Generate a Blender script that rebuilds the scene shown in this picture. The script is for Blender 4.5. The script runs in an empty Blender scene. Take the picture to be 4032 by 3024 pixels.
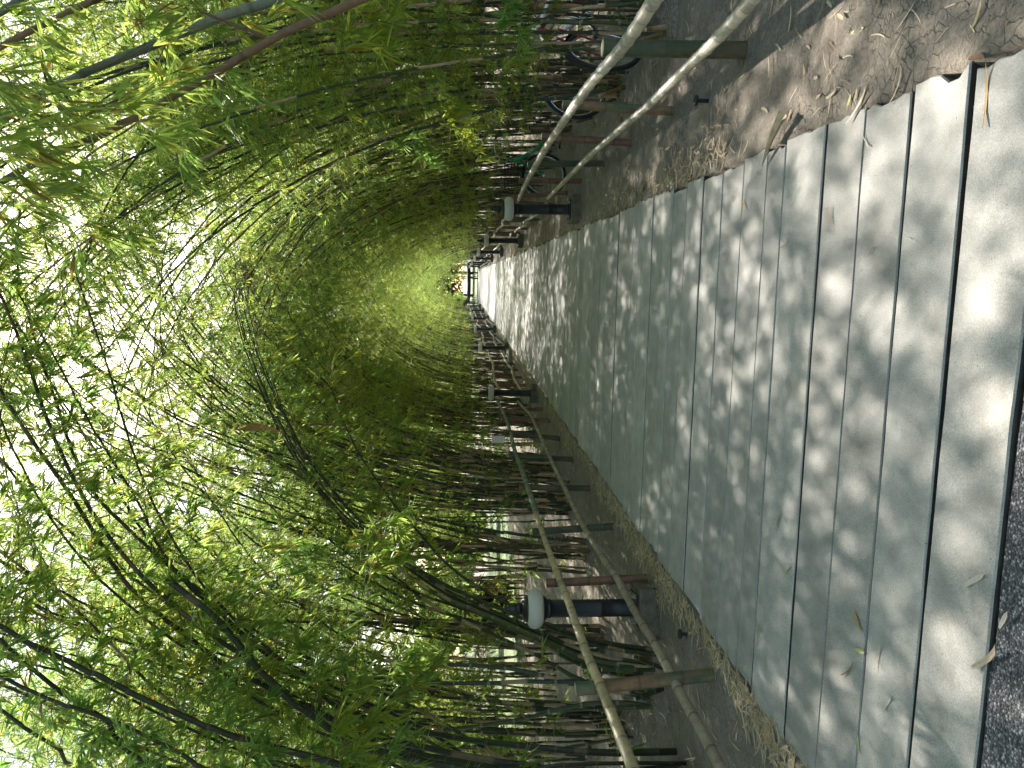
import bpy, math, random
import numpy as np
from mathutils import Vector, Matrix

R = math.radians
rnd = random.Random(11)
sc = bpy.context.scene
COL = sc.collection

# ------------------------------------------------------------------ camera
H = 1.5
FPX = 3030.0
YAW, PITCH, ROLL = R(7.875), R(-3.776), math.atan(0.0095)
fwd = Vector((-math.sin(YAW) * math.cos(PITCH), math.cos(YAW) * math.cos(PITCH), math.sin(PITCH)))
rt0 = fwd.cross(Vector((0, 0, 1))).normalized()
up0 = rt0.cross(fwd).normalized()
# the photograph lies on its side: its left edge is the upper side of the place
rt = (rt0 * math.cos(ROLL) + up0 * math.sin(ROLL)).normalized()
up = rt.cross(fwd).normalized()
EYE = Vector((0, 0, H))
cam_data = bpy.data.cameras.new("camera")
cam = bpy.data.objects.new("camera", cam_data)
COL.objects.link(cam)
m = Matrix((-up, rt, -fwd)).transposed().to_4x4()
m.translation = EYE
cam.matrix_world = m
cam_data.sensor_fit = 'HORIZONTAL'
cam_data.sensor_width = 36
cam_data.lens = 36 * FPX / 4032
cam_data.clip_start = 0.05
cam_data.clip_end = 3000
sc.camera = cam


def ray(x, y):
    return (fwd * FPX + rt * (1512 - y) + up * (2016 - x)).normalized()


def G(x, y, z=0.0):
    d = ray(x, y)
    return EYE + d * ((z - H) / d.z)


def PX(x, y, X):
    d = ray(x, y)
    return EYE + d * (X / d.x)


def PY(x, y, Y):
    d = ray(x, y)
    return EYE + d * (Y / d.y)


# ------------------------------------------------------------------ render set-up, light
sc.view_settings.view_transform = 'Standard'
sc.view_settings.look = 'None'
sc.view_settings.exposure = 1.68
sc.view_settings.gamma = 1
c = sc.cycles
c.max_bounces = 8
c.diffuse_bounces = 6
c.glossy_bounces = 2
c.transmission_bounces = 4
c.transparent_max_bounces = 4
c.use_adaptive_sampling = True
c.adaptive_threshold = 0.03
c.use_denoising = True
c.sample_clamp_indirect = 4
c.caustics_reflective = False
c.caustics_refractive = False

SUN_EL, SUN_AZ = R(34), R(-3.6)     # ahead of the camera, a touch left of the path's line
world = bpy.data.worlds.new("World")
sc.world = world
world.use_nodes = True
wn = world.node_tree
sky = wn.nodes.new('ShaderNodeTexSky')
sky.sky_type = 'NISHITA'
sky.sun_disc = False
sky.sun_elevation = SUN_EL
sky.sun_rotation = SUN_AZ
sky.dust_density = 1.5
sky.ozone_density = 0.6
wn.links.new(sky.outputs[0], wn.nodes['Background'].inputs[0])
wn.nodes['Background'].inputs[1].default_value = 0.1
sun_data = bpy.data.lights.new("sun", 'SUN')
sun_data.energy = 5.0
sun_data.angle = R(0.53)
sun_data.color = (1, 0.94, 0.86)
sun = bpy.data.objects.new("sun", sun_data)
COL.objects.link(sun)
sd = Vector((math.sin(SUN_AZ) * math.cos(SUN_EL), math.cos(SUN_AZ) * math.cos(SUN_EL), math.sin(SUN_EL)))
sun.rotation_euler = sd.to_track_quat('Z', 'Y').to_euler()
sun.location = (0, 0, 30)


# ------------------------------------------------------------------ node helper
class NT:
    def __init__(self, name):
        self.m = bpy.data.materials.new(name)
        self.m.use_nodes = True
        self.t = self.m.node_tree
        self.t.nodes.clear()
        self.out = self.t.nodes.new('ShaderNodeOutputMaterial')

    def n(self, typ, ins=None, **props):
        nd = self.t.nodes.new('ShaderNode' + typ)
        for k, v in props.items():
            setattr(nd, k, v)
        for k, v in (ins or {}).items():
            s = nd.inputs[k]
            if isinstance(v, bpy.types.NodeSocket):
                self.t.links.new(v, s)
            else:
                if hasattr(s, 'default_value') and not isinstance(v, (float, int)) and len(s.default_value) == 4 and len(v) == 3:
                    v = (*v, 1)
                s.default_value = v
        return nd

    def math(self, op, a, b=0.0, c_=None, clamp=False):
        ins = {0: a, 1: b}
        if c_ is not None:
            ins[2] = c_
        return self.n('Math', ins, operation=op, use_clamp=clamp).outputs[0]

    def mix(self, f, a, b, blend='MIX'):
        nd = self.n('Mix', data_type='RGBA', blend_type=blend)
        for s, v in ((nd.inputs[0], f), (nd.inputs[6], a), (nd.inputs[7], b)):
            if isinstance(v, bpy.types.NodeSocket):
                self.t.links.new(v, s)
            else:
                s.default_value = (*v, 1) if not isinstance(v, (float, int)) and len(v) == 3 else v
        return nd.outputs[2]

    def ramp(self, f, stops, interp='LINEAR'):
        nd = self.n('ValToRGB', {0: f})
        cr = nd.color_ramp
        cr.interpolation = interp
        while len(cr.elements) < len(stops):
            cr.elements.new(0.5)
        for e, (p, col) in zip(cr.elements, stops):
            e.position = p
            e.color = (*col, 1) if not isinstance(col, (int, float)) else (col, col, col, 1)
        return nd.outputs[0]

    def noise(self, scale, detail=4, rough=0.55, vec=None, dist=0.0):
        nd = self.n('TexNoise', {'Scale': scale, 'Detail': detail, 'Roughness': rough, 'Distortion': dist})
        if vec is not None:
            self.t.links.new(vec, nd.inputs['Vector'])
        return nd.outputs[0]

    def pos(self):
        return self.n('NewGeometry').outputs['Position']

    def obj(self):
        return self.n('TexCoord').outputs['Object']

    def bump(self, h, strength=0.4, dist=0.01, normal=None):
        ins = {'Height': h, 'Strength': strength, 'Distance': dist}
        if normal is not None:
            ins['Normal'] = normal
        return self.n('Bump', ins).outputs[0]

    def principled(self, color, rough=0.7, normal=None, **kw):
        ins = {'Base Color': color, 'Roughness': rough}
        if normal is not None:
            ins['Normal'] = normal
        ins.update(kw)
        p = self.n('BsdfPrincipled', ins)
        self.t.links.new(p.outputs[0], self.out.inputs[0])
        return self.m


def simple(name, col, rough=0.5, metal=0.0, var=0.15, scale=30, bump=0.1):
    t = NT(name)
    nz = t.noise(scale, 4, 0.6, t.obj())
    k = t.ramp(nz, [(0.3, 1 - var), (0.7, 1 + var)])
    cc = t.mix(1.0, col, k, 'MULTIPLY')
    return t.principled(cc, rough, t.bump(nz, bump, 0.004), Metallic=metal)


# concrete planks
def mat_concrete():
    t = NT('plank_concrete')
    p = t.pos()
    big = t.noise(1.3, 5, 0.6, p)
    mid = t.noise(9, 5, 0.65, p)
    fine = t.noise(260, 3, 0.7, p)
    rnd_i = t.n('NewGeometry').outputs['Random Per Island']
    base = t.ramp(big, [(0.3, (0.285, 0.27, 0.238)), (0.7, (0.375, 0.355, 0.312))])
    base = t.mix(0.4, base, t.ramp(mid, [(0.3, (0.19, 0.185, 0.17)), (0.75, (0.54, 0.51, 0.46))]))
    base = t.mix(1.0, base, t.ramp(rnd_i, [(0, 0.8), (1, 1.12)]), 'MULTIPLY')
    base = t.mix(1.0, base, t.ramp(fine, [(0.3, 0.66), (0.5, 1.0), (0.72, 1.42)]), 'MULTIPLY')
    vo = t.n('TexVoronoi', {'Vector': p, 'Scale': 36.0, 'Randomness': 1.0})
    on = t.math('GREATER_THAN', t.n('SeparateColor', {0: vo.outputs['Color']}).outputs[0], 0.8)
    dot = t.math('MULTIPLY', t.math('LESS_THAN', vo.outputs['Distance'], 0.1), on)
    base = t.mix(t.math('MULTIPLY', dot, 0.75), base, (0.05, 0.05, 0.045))
    st = t.noise(3.0, 4, 0.7, p, 0.6)
    base = t.mix(t.ramp(st, [(0.55, 0.0), (0.72, 0.5)]), base, (0.25, 0.2, 0.14))
    h = t.math('SUBTRACT', t.math('ADD', t.math('MULTIPLY', fine, 0.35), mid), t.math('MULTIPLY', dot, 1.2))
    return t.principled(base, t.ramp(mid, [(0, 0.6), (1, 0.9)]), t.bump(h, 0.35, 0.004))


def mat_dirt():
    t = NT('dry_dirt')
    p = t.pos()
    big = t.noise(0.7, 5, 0.6, p)
    mid = t.noise(6, 6, 0.7, p)
    fine = t.noise(60, 5, 0.75, p)
    base = t.ramp(big, [(0.3, (0.205, 0.174, 0.138)), (0.7, (0.30, 0.258, 0.208))])
    base = t.mix(0.55, base, t.ramp(mid, [(0.3, (0.13, 0.108, 0.085)), (0.7, (0.31, 0.265, 0.215))]))
    base = t.mix(1.0, base, t.ramp(fine, [(0.3, 0.6), (0.5, 1.0), (0.75, 1.35)]), 'MULTIPLY')
    warp = t.n('VectorMath', {0: p, 1: t.n('VectorMath', {0: t.n('TexNoise', {'Vector': p, 'Scale': 14.0}).outputs[1], 1: (0.07, 0.07, 0.07)}, operation='MULTIPLY').outputs[0]}, operation='ADD').outputs[0]
    vo = t.n('TexVoronoi', {'Vector': warp, 'Scale': 17.0}, feature='DISTANCE_TO_EDGE')
    crack = t.ramp(vo.outputs[0], [(0.0, 1.0), (0.035, 0.0)])
    sep = t.n('SeparateXYZ', {0: p})
    where = t.math('MULTIPLY', t.ramp(t.noise(1.6, 3, 0.5, p), [(0.47, 0.0), (0.58, 1.0)]), t.math('GREATER_THAN', sep.outputs[0], 0.5))
    crack = t.math('MULTIPLY', crack, where)
    base = t.mix(t.math('MULTIPLY', crack, 0.7), base, (0.04, 0.032, 0.025))
    peb = t.n('TexVoronoi', {'Vector': p, 'Scale': 45.0})
    pon = t.math('MULTIPLY', t.math('LESS_THAN', peb.outputs['Distance'], 0.22), t.math('GREATER_THAN', t.n('SeparateColor', {0: peb.outputs['Color']}).outputs[1], 0.9))
    base = t.mix(t.math('MULTIPLY', pon, 0.6), base, (0.33, 0.31, 0.28))
    h = t.math('ADD', t.math('ADD', t.math('MULTIPLY', mid, 2.0), fine), t.math('SUBTRACT', t.math('MULTIPLY', pon, 0.8), t.math('MULTIPLY', crack, 1.5)))
    return t.principled(base, 0.95, t.bump(h, 0.7, 0.012), **{'Specular IOR Level': 0.15})


def mat_asphalt():
    t = NT('coarse_asphalt')
    p = t.pos()
    vo = t.n('TexVoronoi', {'Vector': p, 'Scale': 130.0})
    cell = t.n('SeparateColor', {0: vo.outputs['Color']}).outputs[0]
    base = t.ramp(cell, [(0.0, (0.03, 0.03, 0.035)), (0.5, (0.09, 0.092, 0.1)), (0.8, (0.2, 0.2, 0.21)), (1.0, (0.42, 0.42, 0.42))])
    h = t.math('SUBTRACT', 1.0, vo.outputs['Distance'])
    base = t.mix(1.0, base, t.ramp(h, [(0.2, 0.3), (0.8, 1.2)]), 'MULTIPLY')
    return t.principled(base, 0.8, t.bump(h, 0.9, 0.006))


def mat_bamboo(name, greens, dry, node=(0.1, 0.08, 0.05), dry_share=0.35, sheath=0.35, rough=0.5, streaky=False):
    """greens: colour stops over the object's own random value; dry: sheath colours on single internodes."""
    t = NT(name)
    al = t.n('Attribute', attribute_name='along').outputs['Fac']
    oi = t.n('ObjectInfo').outputs['Random']
    seg = t.math('FLOOR', al)
    fr = t.math('FRACT', al)
    key = t.n('CombineXYZ', {0: seg, 1: t.math('MULTIPLY', oi, 97.0)}).outputs[0]
    wn_ = t.n('TexWhiteNoise', {'Vector': key}, noise_dimensions='3D')
    v1 = wn_.outputs['Value']
    v2 = t.n('SeparateColor', {0: wn_.outputs['Color']}).outputs[1]
    n = len(greens)
    base = t.ramp(oi, [(i / n, g) for i, g in enumerate(greens)], 'CONSTANT')
    base = t.mix(1.0, base, t.ramp(v2, [(0, 0.7), (1, 1.25)]), 'MULTIPLY')
    nz = t.noise(7, 5, 0.65, t.obj())
    edge = t.math('ADD', fr, t.math('MULTIPLY', t.math('SUBTRACT', nz, 0.5), 0.5))
    sh = t.math('MULTIPLY', t.math('LESS_THAN', v1, sheath), t.math('LESS_THAN', edge, t.math('ADD', 0.35, v2)))
    base = t.mix(sh, base, t.ramp(v2, [(0, dry[0]), (1, dry[1])]))
    if streaky:
        mp = t.n('Mapping', {0: t.obj(), 3: (9.0, 9.0, 2.2)}).outputs[0]
        off = t.n('VectorMath', {0: mp, 1: t.n('CombineXYZ', {0: t.math('MULTIPLY', oi, 31.0), 2: oi}).outputs[0]}, operation='ADD').outputs[0]
        sn = t.noise(1.1, 5, 0.65, off, 0.4)
        base = t.mix(t.ramp(sn, [(0.42, 0.0), (0.6, 1.0)]), base, t.mix(v2, dry[0], dry[1]))
    streak = t.noise(22, 5, 0.7, t.obj())
    base = t.mix(1.0, base, t.ramp(streak, [(0.3, 0.7), (0.7, 1.22)]), 'MULTIPLY')
    ring = t.math('ABSOLUTE', t.math('SUBTRACT', t.math('FRACT', t.math('ADD', al, 0.5)), 0.5))
    rg = t.ramp(ring, [(0.0, 1.0), (0.03, 0.75), (0.055, 0.0)])
    base = t.mix(t.math('MULTIPLY', rg, 0.75), base, node)
    return t.principled(base, rough, t.bump(streak, 0.15, 0.003))


def mat_leaf(name, reflect, trans, dryness=0.05):
    t = NT(name)
    ri = t.n('NewGeometry').outputs['Random Per Island']
    oi = t.n('ObjectInfo').outputs['Random']
    d0 = 1 - dryness
    cr = t.ramp(ri, [(0.0, tuple(0.75 * v for v in reflect)), (0.5, reflect), (d0 - 0.07, (reflect[0] * 1.5, reflect[1] * 1.15, reflect[2])),
                     (d0, (0.2, 0.15, 0.04)), (1.0, (0.22, 0.12, 0.05))])
    ct = t.ramp(ri, [(0.0, tuple(0.75 * v for v in trans)), (0.5, trans), (d0 - 0.07, (min(1, trans[0] * 1.45), trans[1] * 1.1, trans[2])),
                     (d0, (0.4, 0.28, 0.06)), (1.0, (0.34, 0.17, 0.06))])
    k = t.ramp(oi, [(0.0, (0.72, 0.86, 0.9)), (0.5, (1.0, 1.0, 1.0)), (1.0, (1.25, 1.08, 0.8))])
    cr = t.mix(1.0, cr, k, 'MULTIPLY')
    ct = t.mix(1.0, ct, k, 'MULTIPLY')
    d = t.n('BsdfPrincipled', {'Base Color': cr, 'Roughness': 0.42, 'Specular IOR Level': 0.35})
    tr = t.n('BsdfTranslucent', {'Color': ct})
    mx = t.n('MixShader', {0: 0.64, 1: d.outputs[0], 2: tr.outputs[0]})
    t.t.links.new(mx.outputs[0], t.out.inputs[0])
    return t.m


M = {}
M['concrete'] = mat_concrete()
M['dirt'] = mat_dirt()
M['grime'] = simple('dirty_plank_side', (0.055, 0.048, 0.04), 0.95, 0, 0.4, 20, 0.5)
M['asphalt'] = mat_asphalt()
GREENS = [(0.03, 0.05, 0.016), (0.045, 0.065, 0.02), (0.06, 0.07, 0.022), (0.024, 0.042, 0.018), (0.12, 0.085, 0.03), (0.05, 0.055, 0.02), (0.17, 0.105, 0.04), (0.035, 0.05, 0.02)]
M['culm'] = mat_bamboo('bamboo_culm', GREENS, ((0.27, 0.18, 0.095), (0.42, 0.31, 0.19)), node=(0.26, 0.22, 0.15), sheath=0.3)
M['culm_dark'] = mat_bamboo('bamboo_culm_dark', [(0.022, 0.034, 0.014), (0.03, 0.042, 0.017), (0.026, 0.03, 0.014)], ((0.1, 0.075, 0.04), (0.16, 0.12, 0.07)), node=(0.1, 0.09, 0.06), sheath=0.12)
M['culm_grey'] = mat_bamboo('bamboo_culm_grey', [(0.16, 0.19, 0.14)], ((0.2, 0.22, 0.16), (0.17, 0.19, 0.13)), node=(0.09, 0.09, 0.06), sheath=0.2)
M['culm_brown'] = mat_bamboo('bamboo_culm_brown', [(0.19, 0.115, 0.06)], ((0.24, 0.15, 0.08), (0.2, 0.12, 0.07)), node=(0.08, 0.05, 0.03), sheath=0.3)
M['rail_pale'] = mat_bamboo('rail_pale', [(0.46, 0.40, 0.30), (0.43, 0.38, 0.28), (0.45, 0.385, 0.28)], ((0.47, 0.42, 0.33), (0.38, 0.36, 0.26)), node=(0.2, 0.16, 0.11), sheath=0.3)
M['rail_tan'] = mat_bamboo('rail_tan', [(0.46, 0.37, 0.2)], ((0.5, 0.4, 0.23), (0.42, 0.34, 0.2)), node=(0.14, 0.1, 0.05), sheath=0.4)
M['rail_grey'] = mat_bamboo('rail_grey', [(0.33, 0.27, 0.19)], ((0.38, 0.31, 0.22), (0.26, 0.2, 0.14)), node=(0.06, 0.045, 0.03), sheath=0.4)
M['rail_green'] = mat_bamboo('rail_green', [(0.15, 0.19, 0.13)], ((0.22, 0.25, 0.19), (0.13, 0.16, 0.11)), node=(0.3, 0.3, 0.26), sheath=0.4)
M['post_green'] = mat_bamboo('post_green', [(0.045, 0.07, 0.035)], ((0.16, 0.085, 0.045), (0.07, 0.085, 0.045)), node=(0.05, 0.05, 0.03), sheath=0.0, streaky=True)
M['post_brown'] = mat_bamboo('post_brown', [(0.17, 0.085, 0.055)], ((0.26, 0.14, 0.08), (0.14, 0.075, 0.05)), node=(0.05, 0.035, 0.025), sheath=0.0, streaky=True)
M['post_mixed'] = mat_bamboo('post_mixed', [(0.07, 0.10, 0.05)], ((0.25, 0.135, 0.065), (0.2, 0.12, 0.065)), node=(0.07, 0.05, 0.03), sheath=0.0, streaky=True)
M['cut_end'] = simple('cut_bamboo_end', (0.5, 0.4, 0.24), 0.8)
M['leaf'] = mat_leaf('bamboo_leaf', (0.055, 0.12, 0.034), (0.52, 0.76, 0.18))
M['leaf_bg'] = mat_leaf('wood_leaf', (0.04, 0.075, 0.022), (0.12, 0.2, 0.035), 0.02)
M['leaf_lime'] = mat_leaf('shrub_leaf', (0.09, 0.16, 0.03), (0.22, 0.38, 0.04), 0.02)
M['twig'] = simple('twig', (0.10, 0.085, 0.035), 0.7)
M['straw'] = None
t = NT('straw')
ri = t.n('NewGeometry').outputs['Random Per Island']
t.principled(t.ramp(ri, [(0, (0.36, 0.26, 0.14)), (0.35, (0.55, 0.45, 0.29)), (0.6, (0.42, 0.27, 0.12)), (0.8, (0.64, 0.55, 0.4)), (1, (0.27, 0.17, 0.09))]), 0.8)
M['straw'] = t.m
M['black'] = simple('black_painted_iron', (0.012, 0.014, 0.017), 0.42, 0.0, 0.3, 40, 0.12)
M['plinth'] = simple('old_plinth_concrete', (0.13, 0.12, 0.085), 0.9, 0, 0.35, 18, 0.5)
M['slab'] = simple('loose_slab_concrete', (0.27, 0.26, 0.22), 0.9, 0, 0.3, 18, 0.5)
M['steel'] = simple('steel', (0.35, 0.34, 0.32), 0.4, 0.8)
t = NT('frosted_globe')
dn = t.n('BsdfPrincipled', {'Base Color': (0.86, 0.84, 0.78), 'Roughness': 0.28, 'Subsurface Weight': 0.0})
tr = t.n('BsdfTranslucent', {'Color': (0.8, 0.79, 0.74)})
mx = t.n('MixShader', {0: 0.45, 1: dn.outputs[0], 2: tr.outputs[0]})
t.t.links.new(mx.outputs[0], t.out.inputs[0])
M['globe'] = t.m
M['rubber'] = simple('rubber', (0.015, 0.015, 0.016), 0.75)
M['chrome'] = simple('chrome', (0.55, 0.55, 0.55), 0.25, 1.0, 0.05)
M['white'] = simple('white_paint', (0.75, 0.74, 0.7), 0.55, 0, 0.06)
M['red'] = simple('red_paint', (0.5, 0.03, 0.02), 0.4, 0, 0.08)
M['dark_red'] = simple('dark_red_paint', (0.2, 0.018, 0.012), 0.5, 0, 0.1)
M['green_paint'] = simple('green_paint', (0.01, 0.22, 0.10), 0.35, 0, 0.1)
M['blue'] = simple('blue_plastic', (0.02, 0.035, 0.2), 0.5, 0, 0.1)
M['grey_paint'] = simple('grey_paint', (0.1, 0.1, 0.11), 0.4, 0, 0.1)
M['ink'] = simple('ink', (0.03, 0.03, 0.035), 0.7)
M['dark_wood'] = simple('dark_wood', (0.02, 0.018, 0.016), 0.7)
M['post_grey'] = simple('grey_concrete_post', (0.42, 0.43, 0.42), 0.85)
M['paper'] = simple('white_card', (0.78, 0.77, 0.73), 0.7, 0, 0.04)
M['tan_pole'] = mat_bamboo('tan_pole', [(0.33, 0.2, 0.1)], ((0.38, 0.24, 0.13), (0.3, 0.18, 0.09)), node=(0.18, 0.1, 0.05), sheath=0.4)
t = NT('lawn_grass')
p_ = t.pos()
g1 = t.noise(0.5, 5, 0.6, p_)
g2 = t.noise(30, 4, 0.7, p_)
t.principled(t.mix(1.0, t.ramp(g1, [(0.3, (0.06, 0.10, 0.02)), (0.55, (0.11, 0.17, 0.03)), (0.75, (0.2, 0.2, 0.06))]), t.ramp(g2, [(0.3, 0.6), (0.7, 1.3)]), 'MULTIPLY'), 0.9, t.bump(g2, 0.8, 0.03))
M['lawn'] = t.m
t = NT('sunlit_paving')
p_ = t.pos()
g1 = t.noise(2, 5, 0.6, p_)
t.principled(t.ramp(g1, [(0.3, (0.24, 0.21, 0.18)), (0.7, (0.33, 0.3, 0.26))]), 0.9)
M['paving'] = t.m
M['bark'] = simple('bark', (0.09, 0.07, 0.05), 0.9, 0, 0.4, 12, 0.8)
M['dry_sheath'] = simple('dry_sheath', (0.42, 0.34, 0.23), 0.75, 0, 0.25, 25)
M['dry_orange'] = simple('dry_orange_leaf', (0.42, 0.24, 0.07), 0.7, 0, 0.2)
M['dry_brown'] = simple('dry_brown', (0.22, 0.12, 0.06), 0.8, 0, 0.3)
M['dry_yellow'] = simple('dry_yellow_leaf', (0.42, 0.42, 0.13), 0.6, 0, 0.2)
M['dry_pale'] = simple('dry_pale_leaf', (0.52, 0.46, 0.37), 0.75, 0, 0.2)


# ------------------------------------------------------------------ mesh helper
class MB:
    def __init__(s):
        s.v, s.f, s.a, s.m, s.sm = [], [], [], [], []

    def add(s, verts, faces, mat=0, along=0.0, smooth=False):
        b = len(s.v)
        s.v += [tuple(v) for v in verts]
        s.a += list(along) if hasattr(along, '__len__') else [along] * len(verts)
        for f in faces:
            s.f.append(tuple(b + i for i in f))
            s.m.append(mat)
            s.sm.append(smooth)

    def box(s, cx, cy, cz, dx, dy, dz, mat=0, rot=None, bev=0.0):
        if bev <= 0:
            bev = min(dx, dy, dz) * 0.06
        vs = []
        hx, hy, hz = dx / 2, dy / 2, dz / 2
        loops = []
        for z, ins in ((-hz, bev), (-hz + bev, 0), (hz - bev, 0), (hz, bev)):
            loops.append([(-hx + ins, -hy + ins, z), (hx - ins, -hy + ins, z), (hx - ins, hy - ins, z), (-hx + ins, hy - ins, z)])
        for l in loops:
            vs += l
        if rot is not None:
            vs = [rot @ Vector(v) for v in vs]
        vs = [(v[0] + cx, v[1] + cy, v[2] + cz) for v in vs]
        fs = [(3, 2, 1, 0), (12, 13, 14, 15)]
        for k in range(3):
            for i in range(4):
                j = (i + 1) % 4
                fs.append((4 * k + i, 4 * k + j, 4 * k + 4 + j, 4 * k + 4 + i))
        s.add(vs, fs, mat)

    def tube(s, pts, radii, sides=8, mat=0, along=None, cap=True, cap_mat=None, smooth=True, squash=None):
        pts = [Vector(p) for p in pts]
        n = len(pts)
        if not hasattr(radii, '__len__'):
            radii = [radii] * n
        T = [(pts[min(i + 1, n - 1)] - pts[max(i - 1, 0)]).normalized() for i in range(n)]
        ref = Vector((0, 0, 1)) if abs(T[0].z) < 0.9 else Vector((1, 0, 0))
        N = (ref - T[0] * ref.dot(T[0])).normalized()
        vs, al = [], []
        for i in range(n):
            N = (N - T[i] * N.dot(T[i]))
            if N.length < 1e-6:
                N = T[i].orthogonal()
            N.normalize()
            B = T[i].cross(N)
            for k in range(sides):
                a = 2 * math.pi * k / sides
                vs.append(pts[i] + (N * math.cos(a) + B * math.sin(a)) * radii[i])
                al.append(along[i] if along is not None else 0.0)
        fs = []
        for i in range(n - 1):
            for k in range(sides):
                k2 = (k + 1) % sides
                fs.append((i * sides + k, i * sides + k2, (i + 1) * sides + k2, (i + 1) * sides + k))
        s.add(vs, fs, mat, al, smooth)
        if cap:
            cm = mat if cap_mat is None else cap_mat
            s.add(vs[:sides], [tuple(reversed(range(sides)))], cm, 0.3)
            s.add(vs[-sides:], [tuple(range(sides))], cm, 0.3)

    def lathe(s, prof, sides=24, mat=0, center=(0, 0), smooth=True):
        vs, fs = [], []
        for r, z in prof:
            for k in range(sides):
                a = 2 * math.pi * k / sides
                vs.append((center[0] + r * math.cos(a), center[1] + r * math.sin(a), z))
        for i in range(len(prof) - 1):
            for k in range(sides):
                k2 = (k + 1) % sides
                fs.append((i * sides + k, i * sides + k2, (i + 1) * sides + k2, (i + 1) * sides + k))
        fs.append(tuple(reversed(range(sides))))
        fs.append(tuple(range((len(prof) - 1) * sides, len(prof) * sides)))
        s.add(vs, fs, mat, 0, smooth)

    def ring(s, c_, axis, r, tr, seg=28, sides=8, mat=0):
        axis = Vector(axis).normalized()
        u = axis.orthogonal().normalized()
        w = axis.cross(u)
        vs, fs = [], []
        for i in range(seg):
            a = 2 * math.pi * i / seg
            rad = u * math.cos(a) + w * math.sin(a)
            for k in range(sides):
                b = 2 * math.pi * k / sides
                vs.append(Vector(c_) + rad * (r + tr * math.cos(b)) + axis * tr * math.sin(b))
        for i in range(seg):
            for k in range(sides):
                i2, k2 = (i + 1) % seg, (k + 1) % sides
                fs.append((i * sides + k, i2 * sides + k, i2 * sides + k2, i * sides + k2))
        s.add(vs, fs, mat, 0, True)

    def mesh(s, name, mats):
        me = bpy.data.meshes.new(name)
        me.from_pydata(s.v, [], s.f)
        for mm in mats:
            me.materials.append(mm)
        me.polygons.foreach_set('material_index', s.m)
        me.polygons.foreach_set('use_smooth', s.sm)
        if any(s.a):
            at = me.attributes.new('along', 'FLOAT', 'POINT')
            at.data.foreach_set('value', s.a)
        me.update()
        return me

    def obj(s, name, mats, parent=None, loc=None):
        if not isinstance(mats, (list, tuple)):
            mats = [mats]
        o = bpy.data.objects.new(name, s.mesh(name, mats))
        COL.objects.link(o)
        if parent is not None:
            o.parent = parent
        if loc is not None:
            o.location = loc
        return o


def tag(o, label=None, cat=None, group=None, kind=None):
    if label:
        o['label'] = label
    if cat:
        o['category'] = cat
    if group:
        o['group'] = group
    if kind:
        o['kind'] = kind
    return o


def thing(name, label, cat, loc=(0, 0, 0), rz=0.0, group=None):
    o = bpy.data.objects.new(name, None)
    o.empty_display_size = 0.1
    COL.objects.link(o)
    o.location = loc
    o.rotation_euler = (0, 0, rz)
    return tag(o, label, cat, group)


def dup(o, parent=None):
    c_ = o.copy()
    COL.objects.link(c_)
    if parent is not None:
        c_.parent = parent
    for ch in list(o.children):
        dup(ch, c_)
    return c_


def catmull(pts, per=6):
    P = [Vector(p) for p in pts]
    P = [P[0] * 2 - P[1]] + P + [P[-1] * 2 - P[-2]]
    out = []
    for i in range(1, len(P) - 2):
        for k in range(per):
            u = k / per
            a, b, c_, d = P[i - 1], P[i], P[i + 1], P[i + 2]
            out.append(0.5 * ((2 * b) + (c_ - a) * u + (2 * a - 5 * b + 4 * c_ - d) * u * u + (3 * b - a - 3 * c_ + d) * u ** 3))
    out.append(P[-2])
    return out


class Curve:
    """arc-length look-up on a polyline"""
    def __init__(s, pts):
        s.p = [Vector(p) for p in pts]
        s.d = [0.0]
        for a, b in zip(s.p, s.p[1:]):
            s.d.append(s.d[-1] + (b - a).length)
        s.L = s.d[-1]

    def at(s, x):
        x = max(0, min(s.L, x))
        lo = int(np.searchsorted(s.d, x)) - 1
        lo = max(0, min(lo, len(s.p) - 2))
        seg = s.d[lo + 1] - s.d[lo]
        u = (x - s.d[lo]) / seg if seg > 1e-9 else 0
        return s.p[lo].lerp(s.p[lo + 1], u)

    def tan(s, x):
        return (s.at(x + 0.05) - s.at(x - 0.05)).normalized()


def bamboo_pole(mb, cv, r0, r1, step, rg, sides=8, mat=0, bump=1.12, cap_mat=None, wob=0.0, jog=True):
    """a jointed pole along a Curve; returns the node distances"""
    xs, rs, al, nodes = [], [], [], []
    x, k = 0.0, 0
    off = rg.uniform(0.2, 0.8)
    marks = [0.0]
    while x < cv.L:
        x += step * rg.uniform(0.8, 1.2) * (off if k == 0 else 1)
        k += 1
        if x < cv.L - 0.02:
            marks.append(x)
    marks.append(cv.L)
    e = min(0.016, step * 0.12)
    rr = lambda q: r0 + (r1 - r0) * q / cv.L
    for i, q in enumerate(marks):
        if i == 0:
            xs.append(0); rs.append(rr(0)); al.append(0.5)
        elif i == len(marks) - 1:
            xs.append(q); rs.append(rr(q)); al.append(i - 0.4)
        else:
            nodes.append(q)
            for dx, kf, da in ((-e, 1.0, -e / step), (0, bump, 0), (e * 0.7, 1.03, e / step)):
                xs.append(q + dx); rs.append(rr(q) * kf); al.append(i + da)
            nx = marks[i + 1]
            if nx - q > 0.12:
                xs.append((q + nx) / 2); rs.append(rr((q + nx) / 2) * 0.985); al.append(i + 0.5)
    pts = [cv.at(x_) for x_ in xs]
    if wob:
        pts = [p + Vector((rg.gauss(0, wob), rg.gauss(0, wob), rg.gauss(0, wob))) for p in pts]
    mb.tube(pts, rs, sides, mat, al, True, cap_mat)
    return nodes


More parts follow.
